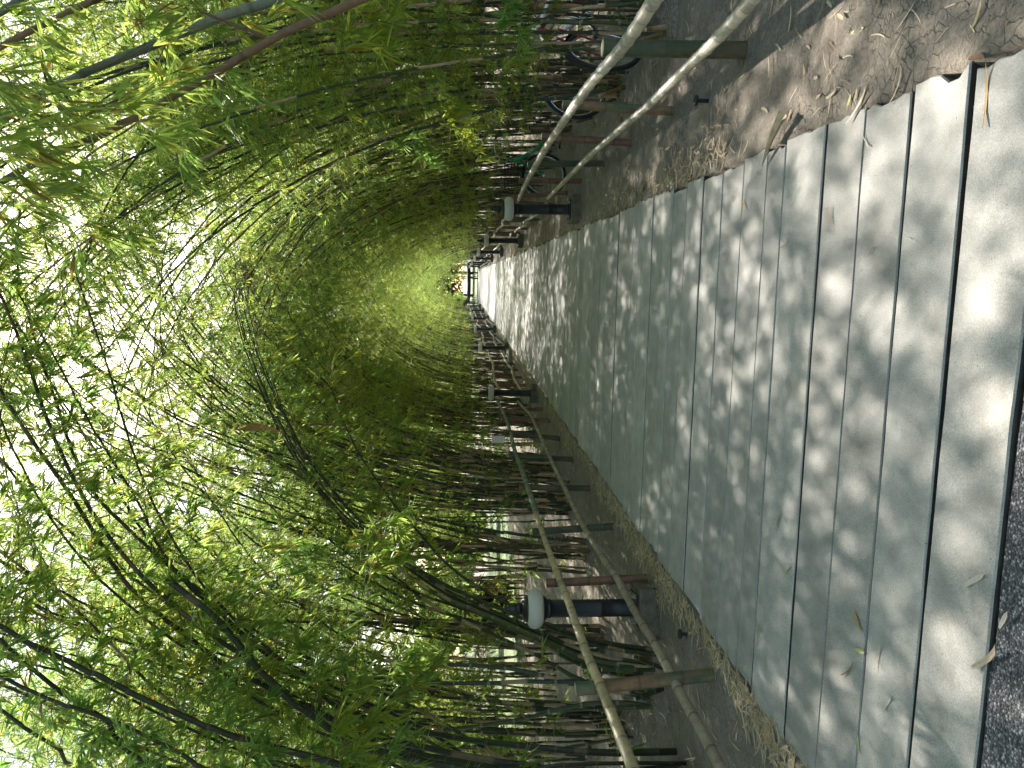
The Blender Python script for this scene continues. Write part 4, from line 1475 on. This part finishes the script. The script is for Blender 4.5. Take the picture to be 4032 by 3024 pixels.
def bicycle(label, front, rear, frame, steer=0.0, basket=False, low=True, grips='rubber', word=None, word_mat='white', white_tube=False, saddle='rubber'):
    f, r_ = Vector((*front, 0)), Vector((*rear, 0))
    d = (f - r_).normalized()
    ang = math.atan2(d.y, d.x)
    t_ = thing('bicycle', label, 'bicycle', r_, ang, 'bicycles parked behind the right bamboo row')
    W = 1.05
    A = (0, 1, 0)
    zc = 0.325
    wheel(t_, (0, 0, zc), A)
    sa = steer
    ax_f = (-math.sin(sa), math.cos(sa), 0)
    wf = wheel(t_, (W, 0, zc), ax_f)
    fr = MB()
    head_t, head_b = Vector((W - 0.24, 0, 0.88)), Vector((W - 0.20, 0, 0.70))
    bb, seat = Vector((0.42, 0, 0.29)), Vector((0.26, 0, 0.78))
    hub = Vector((0, 0, zc))
    fr.tube([head_t, head_b], 0.022, 10)
    if low:
        mid = [head_b + Vector((-0.01, 0, 0.05)), Vector((0.66, 0, 0.48)), Vector((0.5, 0, 0.34)), bb]
        fr.tube(catmull(mid, 5), 0.027, 10, 1 if white_tube else 0)
    else:
        fr.tube([head_b, bb], 0.02, 10, 1 if white_tube else 0)
        fr.tube([head_t, seat + Vector((0.01, 0, -0.06))], 0.018, 10, 1 if white_tube else 0)
    fr.tube([seat, bb], 0.018, 10)
    for s_ in (-1, 1):
        o_ = Vector((0, 0.05 * s_, 0))
        fr.tube([bb + o_ * 0.6, hub + o_], 0.01, 8)
        fr.tube([seat + Vector((0, 0.015 * s_, -0.08)), hub + o_], 0.009, 8)
    fo_ = fr.obj('frame', [M[frame], M['white']], t_)
    fk = MB()
    for s_ in (-1, 1):
        o_ = Vector(ax_f) * 0.055 * s_
        fk.tube([head_b + o_ * 0.7, Vector((W - 0.1, 0, 0.52)) + o_, Vector((W, 0, zc)) + o_], 0.011, 8)
    fk.obj('fork', M[frame], t_)
    for nm, cx, axx in (('rear_mudguard', 0.0, Vector(A)), ('front_mudguard', W, Vector(ax_f))):
        mg = MB(); u = Vector((axx.y, -axx.x, 0)); vs, fs = [], []
        for i in range(15):
            a = R(20 + i * 10.5) if cx == 0 else R(35 + i * 8.5)
            p = Vector((cx, 0, zc)) + (u * math.cos(a) + Vector((0, 0, 1)) * math.sin(a)) * 0.345
            vs += [p - axx * 0.026 - Vector((0, 0, .008)), p, p + axx * 0.026 - Vector((0, 0, .008))]
        for i in range(14):
            for k in range(2):
                fs.append((i * 3 + k, i * 3 + k + 1, i * 3 + 4 + k, i * 3 + 3 + k))
        mg.add(vs, fs, 0, 0, True)
        mg.obj('mudguard', M[frame if frame != 'dark_red' else 'rubber'], t_)
    sd_ = MB()
    vs, fs = [], []
    for i in range(9):
        u = i / 8
        w = 0.09 * (1 - u) ** 0.8 + 0.022
        for k in range(7):
            a = math.pi * k / 6
            vs.append((0.13 + 0.26 * u, w * math.cos(a), 0.865 + 0.035 * math.sin(a) + 0.02 * (1 - u) ** 2))
    for i in range(8):
        for k in range(6):
            fs.append((i * 7 + k, i * 7 + k + 1, i * 7 + 8 + k, i * 7 + 7 + k))
    fs += [tuple(range(6, -1, -1)), tuple(range(56, 63)), tuple([0, 7, 14, 21, 28, 35, 42, 49, 56, 62, 55, 48, 41, 34, 27, 20, 13, 6])]
    sd_.add(vs, fs, 0, 0, True)
    sd_.obj('saddle', M[saddle], t_)
    sp = MB(); sp.tube([seat, Vector((0.24, 0, 0.87))], 0.013, 8); sp.obj('seat_post', M['chrome'], t_)
    ct = Vector((W - 0.26, 0, 0.98))
    hb = MB()
    hb.tube([head_t, ct], 0.012, 8)
    rot = Matrix.Rotation(sa, 3, 'Z')
    prof = [(-0.22, -0.29, 0.06), (-0.12, -0.27, 0.08), (0.0, -0.16, 0.07), (0.03, -0.06, 0.01), (0.03, 0.06, 0.01), (0.0, 0.16, 0.07), (-0.12, 0.27, 0.08), (-0.22, 0.29, 0.06)]
    pp = [ct + rot @ Vector(q) for q in prof]
    hb.tube(catmull(pp, 5), 0.011, 8)
    ho = hb.obj('handlebar', M['chrome'], t_)
    for a, b in ((pp[0], pp[1]), (pp[-1], pp[-2])):
        g = MB(); g.tube([a + (a - b) * 0.1, b], 0.017, 10); g.obj('grip', M[grips], ho)
    ck = MB()
    ck.ring(bb, A, 0.085, 0.006, 28, 6)
    ck.tube([bb + Vector((0, 0.06, 0)), bb + Vector((0.1, 0.075, -0.13))], 0.008, 6)
    ck.tube([bb + Vector((0, -0.06, 0)), bb + Vector((-0.1, -0.075, 0.13))], 0.008, 6)
    co = ck.obj('crankset', M['steel'], t_)
    for s_, q in ((1, Vector((0.1, 0.12, -0.13))), (-1, Vector((-0.1, -0.12, 0.13)))):
        p = MB(); p.box(bb.x + q.x, q.y, bb.z + q.z, 0.09, 0.085, 0.022); p.obj('pedal', M['rubber'], co)
    if basket:
        bk = MB()
        cx = W + 0.02
        for zz in np.linspace(0.66, 0.9, 6):
            w = 0.11 + (zz - 0.66) * 0.14
            q = [(cx - w, -w * 1.2), (cx + w, -w * 1.2), (cx + w, w * 1.2), (cx - w, w * 1.2), (cx - w, -w * 1.2)]
            for (xa, ya), (xb, yb) in zip(q, q[1:]):
                bk.tube([(xa, ya, zz), (xb, yb, zz)], 0.004, 4)
        for i in range(7):
            u = i / 6 * 2 - 1
            for sgn in (-1, 1):
                bk.tube([(cx + u * 0.11, sgn * 0.132, 0.66), (cx + u * 0.143, sgn * 0.172, 0.9)], 0.004, 4)
                bk.tube([(cx + sgn * 0.11, u * 0.132, 0.66), (cx + sgn * 0.143, u * 0.172, 0.9)], 0.004, 4)
            bk.tube([(cx + u * 0.11, -0.132, 0.66), (cx + u * 0.11, 0.132, 0.66)], 0.004, 4)
        bk.obj('basket', M['rubber'], t_)
    if word:
        me = text_mesh(word, 0.062)
        me.materials.append(M[word_mat])
        for sgn in (-1, 1):
            o = bpy.data.objects.new('lettering', me)
            COL.objects.link(o); o.parent = fo_
            if low:
                a_, b2 = Vector((0.52, 0, 0.37)), head_b + Vector((-0.03, 0, 0.03))
            else:
                a_, b2 = bb.copy(), head_b
            dd = (b2 - a_).normalized()
            mid_ = (a_ + b2) / 2
            xa = dd if sgn < 0 else -dd
            za = Vector((0, sgn, 0))
            ya = za.cross(xa)
            mt = Matrix((xa, ya, za)).transposed().to_4x4()
            mt.translation = mid_ + za * 0.0275
            if not low:
                mt.translation = mid_ + za * 0.0205
            o.matrix_local = mt
    return t_


g1 = bicycle('green cruiser bicycle with black wire basket and blue grips parked behind the right fence', (1.5, 11.45), (2.35, 10.85), 'green_paint', R(48), True, True, 'blue', 'LA', 'white')
mb = MB(); mb.tube([(0.79, -0.33, 1.04), (0.77, -0.3, 1.04)], 0.02, 10); 
b1 = bicycle('red and white bicycle with a white board, at the right frame edge', (1.93, 6.8), (2.75, 7.45), 'dark_red', R(8), False, False, 'blue', 'COYOTE', 'ink', True, 'blue')
b2 = bicycle('grey bicycle half hidden behind bamboo between the red and the green bicycles', (1.93, 8.42), (2.75, 9.06), 'grey_paint', R(-6), False, False, 'rubber')
# handwritten board on the red bicycle, blue crate behind its saddle
bd = MB(); bd.box(0.30, 0.13, 0.64, 0.42, 0.012, 0.19, bev=0.003)
bo = bd.obj('board', M['paper'], b1)
wr = MB()
rg = random.Random(5)
for i, st_ in enumerate([[(0, 0), (.1, .5), (.2, .1), (.3, .6), (.35, 0)], [(0, .5), (.2, .6), (.3, .3), (.1, 0), (.35, 0)], [(0, 0), (0, .6), (.25, .3), (.3, 0)], [(.3, .6), (0, .3), (.3, .2), (0, 0)],
                         [(0, 0), (.15, .6), (.3, 0)], [(0, .6), (.05, 0), (.3, .1), (.3, .6)]]):
    for sgn in (-1, 1):
        x0 = 0.14 + i * 0.055
        pts = [(x0 + a * 0.11, 0.13 + sgn * 0.0075, 0.6 + b * 0.12) for a, b in st_]
        wr.tube(catmull(pts, 4), 0.0028, 4)
wr.obj('lettering', M['ink'], bo)
bc = MB()
bc.box(-0.12, 0, 0.87, 0.34, 0.28, 0.02)
for sx, sy, lx, ly in ((0, 0.135, 0.34, 0.012), (0, -0.135, 0.34, 0.012), (0.165, 0, 0.012, 0.256), (-0.165, 0, 0.012, 0.256)):
    bc.box(-0.12 + sx, sy, 0.95, lx, ly, 0.14)
bc.obj('carrier_box', M['blue'], b1)
rk = MB()
for s_ in (-1, 1):
    rk.tube([(0, 0.06 * s_, 0.34), (-0.05, 0.07 * s_, 0.85)], 0.007, 6)
rk.obj('carrier_rack', M['chrome'], b1)


# tan poles and a blue one behind the bicycles
def pole(x, y, h, r, label, mat, step=0.5):
    mb = MB()
    bamboo_pole(mb, Curve([(0, 0, -0.05), (0.02, 0, h * 0.5), (0, 0.01, h)]), r, r * 0.95, step, random.Random(int(x * 100)), 14, 0, 1.03, 1)
    o = mb.obj('pole', [M[mat], M['cut_end']], None, (x, y, 0))
    tag(o, label, 'pole')


pole(3.45, 8.75, 3.2, 0.075, 'thick tan pole behind the red bicycle, nearest the right frame edge', 'tan_pole')
pole(3.36, 9.15, 3.1, 0.06, 'second tan pole just left of the thick one behind the red bicycle', 'tan_pole')
pole(3.3, 9.9, 2.7, 0.055, 'shorter dark tan pole farthest left of the three tan poles', 'tan_pole')


# ------------------------------------------------------------------ small things among the left clumps
mb = MB(); mb.box(0, 0, 0.62, 0.13, 0.13, 1.28)
o = mb.obj('concrete_post', M['post_grey'], None, (-4.1, 15.4, 0))
tag(o, 'pale grey square post standing among the left bamboo near the second lamp', 'post')
s1 = thing('notice_card', 'white card tied to the bamboo behind the left fence, split by a branch', 'sign', PY(1965, 1730, 11.3), R(-6))
mb = MB(); mb.box(0, 0, 0.012, 0.11, 0.004, 0.19, bev=0.001); mb.obj('card', M['paper'], s1)
mb = MB(); mb.tube([(-0.06, 0.004, 0.06), (0.06, 0.004, 0.07)], 0.003, 5); mb.obj('tie', M['rubber'], s1)
mb = MB(); mb.box(0, 0, 0.0, 0.28, 0.05, 0.5)
o = mb.obj('grey_plank', M['slab'], None, (-3.75, 10.6, 0.2)); o.rotation_euler = (R(32), R(10), R(20))
tag(o, 'short grey plank leaning at the foot of the left bamboo', 'plank')


# ------------------------------------------------------------------ far end: dark beam on legs, trees
fe = thing('barrier', 'dark low barrier with arched legs standing across the far end of the path', 'barrier', (-0.6, 74, 0))
mb = MB(); mb.tube(catmull([(-2.1, 0, 1.32), (-1.75, 0, 1.02), (-1.3, 0, 0.88), (0, 0, 0.84), (1.2, 0, 0.88), (1.9, 0, 0.92)], 6), 0.17, 10)
mb.obj('beam', M['dark_wood'], fe)
for xx in (0.45, 1.0):
    mb = MB(); mb.tube([(xx, 0, -0.05), (xx + 0.03, 0, 0.45), (xx + (0.22 if xx < 0.7 else -0.2), 0, 0.8)], [0.06, 0.06, 0.08], 8); mb.obj('leg', M['dark_wood'], fe)


def leaf_cloud(centers, n, rg, size, mat, name):
    st = np.random.RandomState(rg)
    P, D = [], []
    w = np.array([c_[3] * c_[4] * c_[5] for c_ in centers]) ** 0.67
    cnt = np.maximum(1, (n * w / w.sum()).astype(int))
    for (x, y, z, a, b, h), k in zip(centers, cnt):
        q = st.normal(0, 1, (k, 3)); q /= np.linalg.norm(q, axis=1, keepdims=True)
        rr = st.uniform(0.25, 1.0, (k, 1)) ** 0.5
        P.append(np.array([[x, y, z]]) + q * rr * np.array([[a, b, h]]))
        d = q + st.normal(0, 0.8, (k, 3)) + np.array([[0, 0, -0.3]])
        D.append(d / np.linalg.norm(d, axis=1, keepdims=True))
    P = np.vstack(P); D = np.vstack(D)
    keep = P[:, 2] > 0.02
    P, D = P[keep], D[keep]
    n = len(P)
    L = size * st.uniform(0.6, 1.3, n)
    return leaf_mesh(name, P, D, L, L * 0.42, random.Random(rg), [mat])


def tree(x, y, h, cr, label, seed, mat='leaf_bg', n=2600, group='trees beyond the path'):
    rg = random.Random(seed)
    t_ = thing('broadleaf_tree', label, 'tree', (x, y, 0), 0, group)
    mb = MB()
    mb.tube([(0, 0, -0.1), (0.1, 0, h * 0.3), (-0.1, 0.1, h * 0.6)], [0.2, 0.15, 0.08], 9)
    cs = []
    for k in range(8):
        a = rg.uniform(0, 6.28); q = cr * rg.uniform(0.25, 0.75)
        p = Vector((q * math.cos(a), q * math.sin(a), h * rg.uniform(0.4, 0.9)))
        mb.tube([(0, 0, h * rg.uniform(0.25, 0.5)), p * 0.6 + Vector((0, 0, 0.1 * h)), p], [0.08, 0.05, 0.02], 6)
        cs.append((p.x, p.y, p.z, cr * rg.uniform(0.35, 0.6), cr * rg.uniform(0.35, 0.6), h * rg.uniform(0.1, 0.2)))
    mb.obj('trunk', M['bark'], t_)
    me = leaf_cloud(cs, n, seed, 0.32, M[mat], 'crown')
    o = bpy.data.objects.new('crown', me); COL.objects.link(o); o.parent = t_
    return t_


for i, (x, y, h, cr, mt, lab) in enumerate([
    (-7, 86, 12, 5, 'leaf_bg', 'dark tree left of the lawn beyond the end of the path'),
    (0.5, 104, 14, 6, 'leaf_bg', 'tall tree straight behind the barrier beyond the far lawn'),
    (7, 92, 12, 5, 'leaf_bg', 'dark tree right of the lawn beyond the end of the path'),
    (-3.0, 90, 3.6, 2.2, 'leaf_lime', 'bright lime-green bush lit by sun beyond the barrier'),
    (-16, 98, 14, 6, 'leaf_bg', 'tree far left beyond the end of the bamboo'),
    (-13, 28, 3.0, 1.6, 'leaf_lime', 'bright green shrub on the sunlit lawn left of the bamboo'),
    (-18.5, 30, 3.4, 2.0, 'leaf_lime', 'rounded lime shrub farther left on the sunlit lawn'),
    (-10.5, 30.5, 2.4, 1.2, 'leaf_lime', 'small lime shrub at the near corner of the sunlit lawn'),
    (-15, 23.5, 1.6, 1.2, 'leaf_lime', 'low bright shrub on the front edge of the lawn'),
    (-9.6, 13.4, 1.3, 0.9, 'leaf_lime', 'lime shrub low behind the leftmost bamboo bases'),
    (-12.2, 14.8, 1.8, 1.2, 'leaf_lime', 'broad lime shrub second behind the leftmost bamboo bases'),
    (-8.8, 19.5, 1.1, 0.8, 'leaf_bg', 'small dark green bush between the lawn and the left bamboo row'),
    (-17, 17, 2.0, 1.4, 'leaf_bg', 'dark green bush at the left side of the lawn'),
    (-7.0, 103, 4.6, 2.9, 'leaf_bg', 'leftmost wide green bush of the row beyond the far lawn'),
    (-2.5, 105, 4.6, 2.9, 'leaf_bg', 'second wide green bush from the left in the row beyond the far lawn'),
    (1.5, 103, 4.6, 2.9, 'leaf_bg', 'wide green bush right of centre in the row beyond the far lawn'),
    (5.5, 105, 4.6, 2.9, 'leaf_bg', 'rightmost wide green bush of the row beyond the far lawn'),
]):
    tree(x, y, h, cr, lab, 50 + i, mt, 2600 if h > 5 else 1800)

rg = random.Random(9)
cs = []
for k in range(46):
    a = rg.random()
    if k < 18:
        cs.append((-36 + rg.uniform(-8, 6), 2 + 62 * (k / 18), rg.uniform(1, 9), 5, 5, 5))
    elif k < 32:
        cs.append((22 + rg.uniform(-4, 8), 4 + 70 * ((k - 18) / 14), rg.uniform(1, 8), 5, 5, 4))
    else:
        cs.append((-40 + 80 * ((k - 32) / 14), 118 + rg.uniform(-5, 5), rg.uniform(2, 9), 7, 5, 6))
me = leaf_cloud(cs, 110000, 77, 0.75, M['leaf_bg'], 'distant_wood')
o = bpy.data.objects.new('distant_wood', me); COL.objects.link(o)
tag(o, 'dense green wood closing the view beyond the bamboo', 'wood', kind='stuff')


# ------------------------------------------------------------------ let the sun in where the canopy is broken
def open_canopy(spots, share):
    """culms whose leaves stand in the sun's way over the sunlit spots of the path have lost their leaves"""
    dg = bpy.context.evaluated_depsgraph_get()
    dg.update()
    rg = random.Random(2)
    total = 0
    for (pts, need) in spots:
        hits = {}
        for p in pts:
            o_, got = p + sd * 0.05, set()
            for _ in range(60):
                ok, loc, nrm, idx, ob, mt = sc.ray_cast(dg, o_, sd)
                if not ok:
                    break
                if ob.name.startswith('foliage'):
                    got.add(ob.name)
                o_ = loc + sd * 0.03
            for g in got:
                hits[g] = hits.get(g, 0) + 1
        bad = [g for g, k in hits.items() if k >= need and len(bpy.data.objects[g].data.polygons) > 10 and bpy.data.objects[g].parent.parent.location.y > 5.2]
        print('open', len(pts), len(hits), len(bad))
        total += len(bad)
        for g in bad:
            if rg.random() < share:
                bpy.data.objects.remove(bpy.data.objects[g])
        dg = bpy.context.evaluated_depsgraph_get(); dg.update()
    print('bare', total)


def patch(cx, cy, rx, ry, n=40, seed=1, z=0.02):
    r_ = random.Random(seed)
    out = []
    for _ in range(n):
        a, q = r_.uniform(0, 6.283), math.sqrt(r_.random())
        out.append(G(cx + rx * q * math.cos(a), cy + ry * q * math.sin(a), z))
    return out


open_canopy([
    (patch(2950, 1060, 330, 170, 60), 4),
    (patch(3620, 560, 230, 200, 60), 4),
    (patch(3200, 2080, 90, 140, 20), 2),
    (patch(3700, 2700, 180, 150, 30), 4),
    (patch(2300, 1050, 130, 110, 30), 4),
    (patch(2480, 620, 200, 110, 30, z=0), 3),
    (patch(2950, 260, 230, 140, 30, z=0), 3),
    ([PY(x, y, 4.9) for x, y in ((1480, 2110), (1540, 2180), (1580, 2060), (1490, 2230), (1430, 2140), (1520, 2130))], 1),
    ([PY(x, y, 4.6) for x, y in ((1600, 2600), (1650, 2650), (1580, 2690), (1690, 2600), (1640, 2560))], 1),
], 0.75)
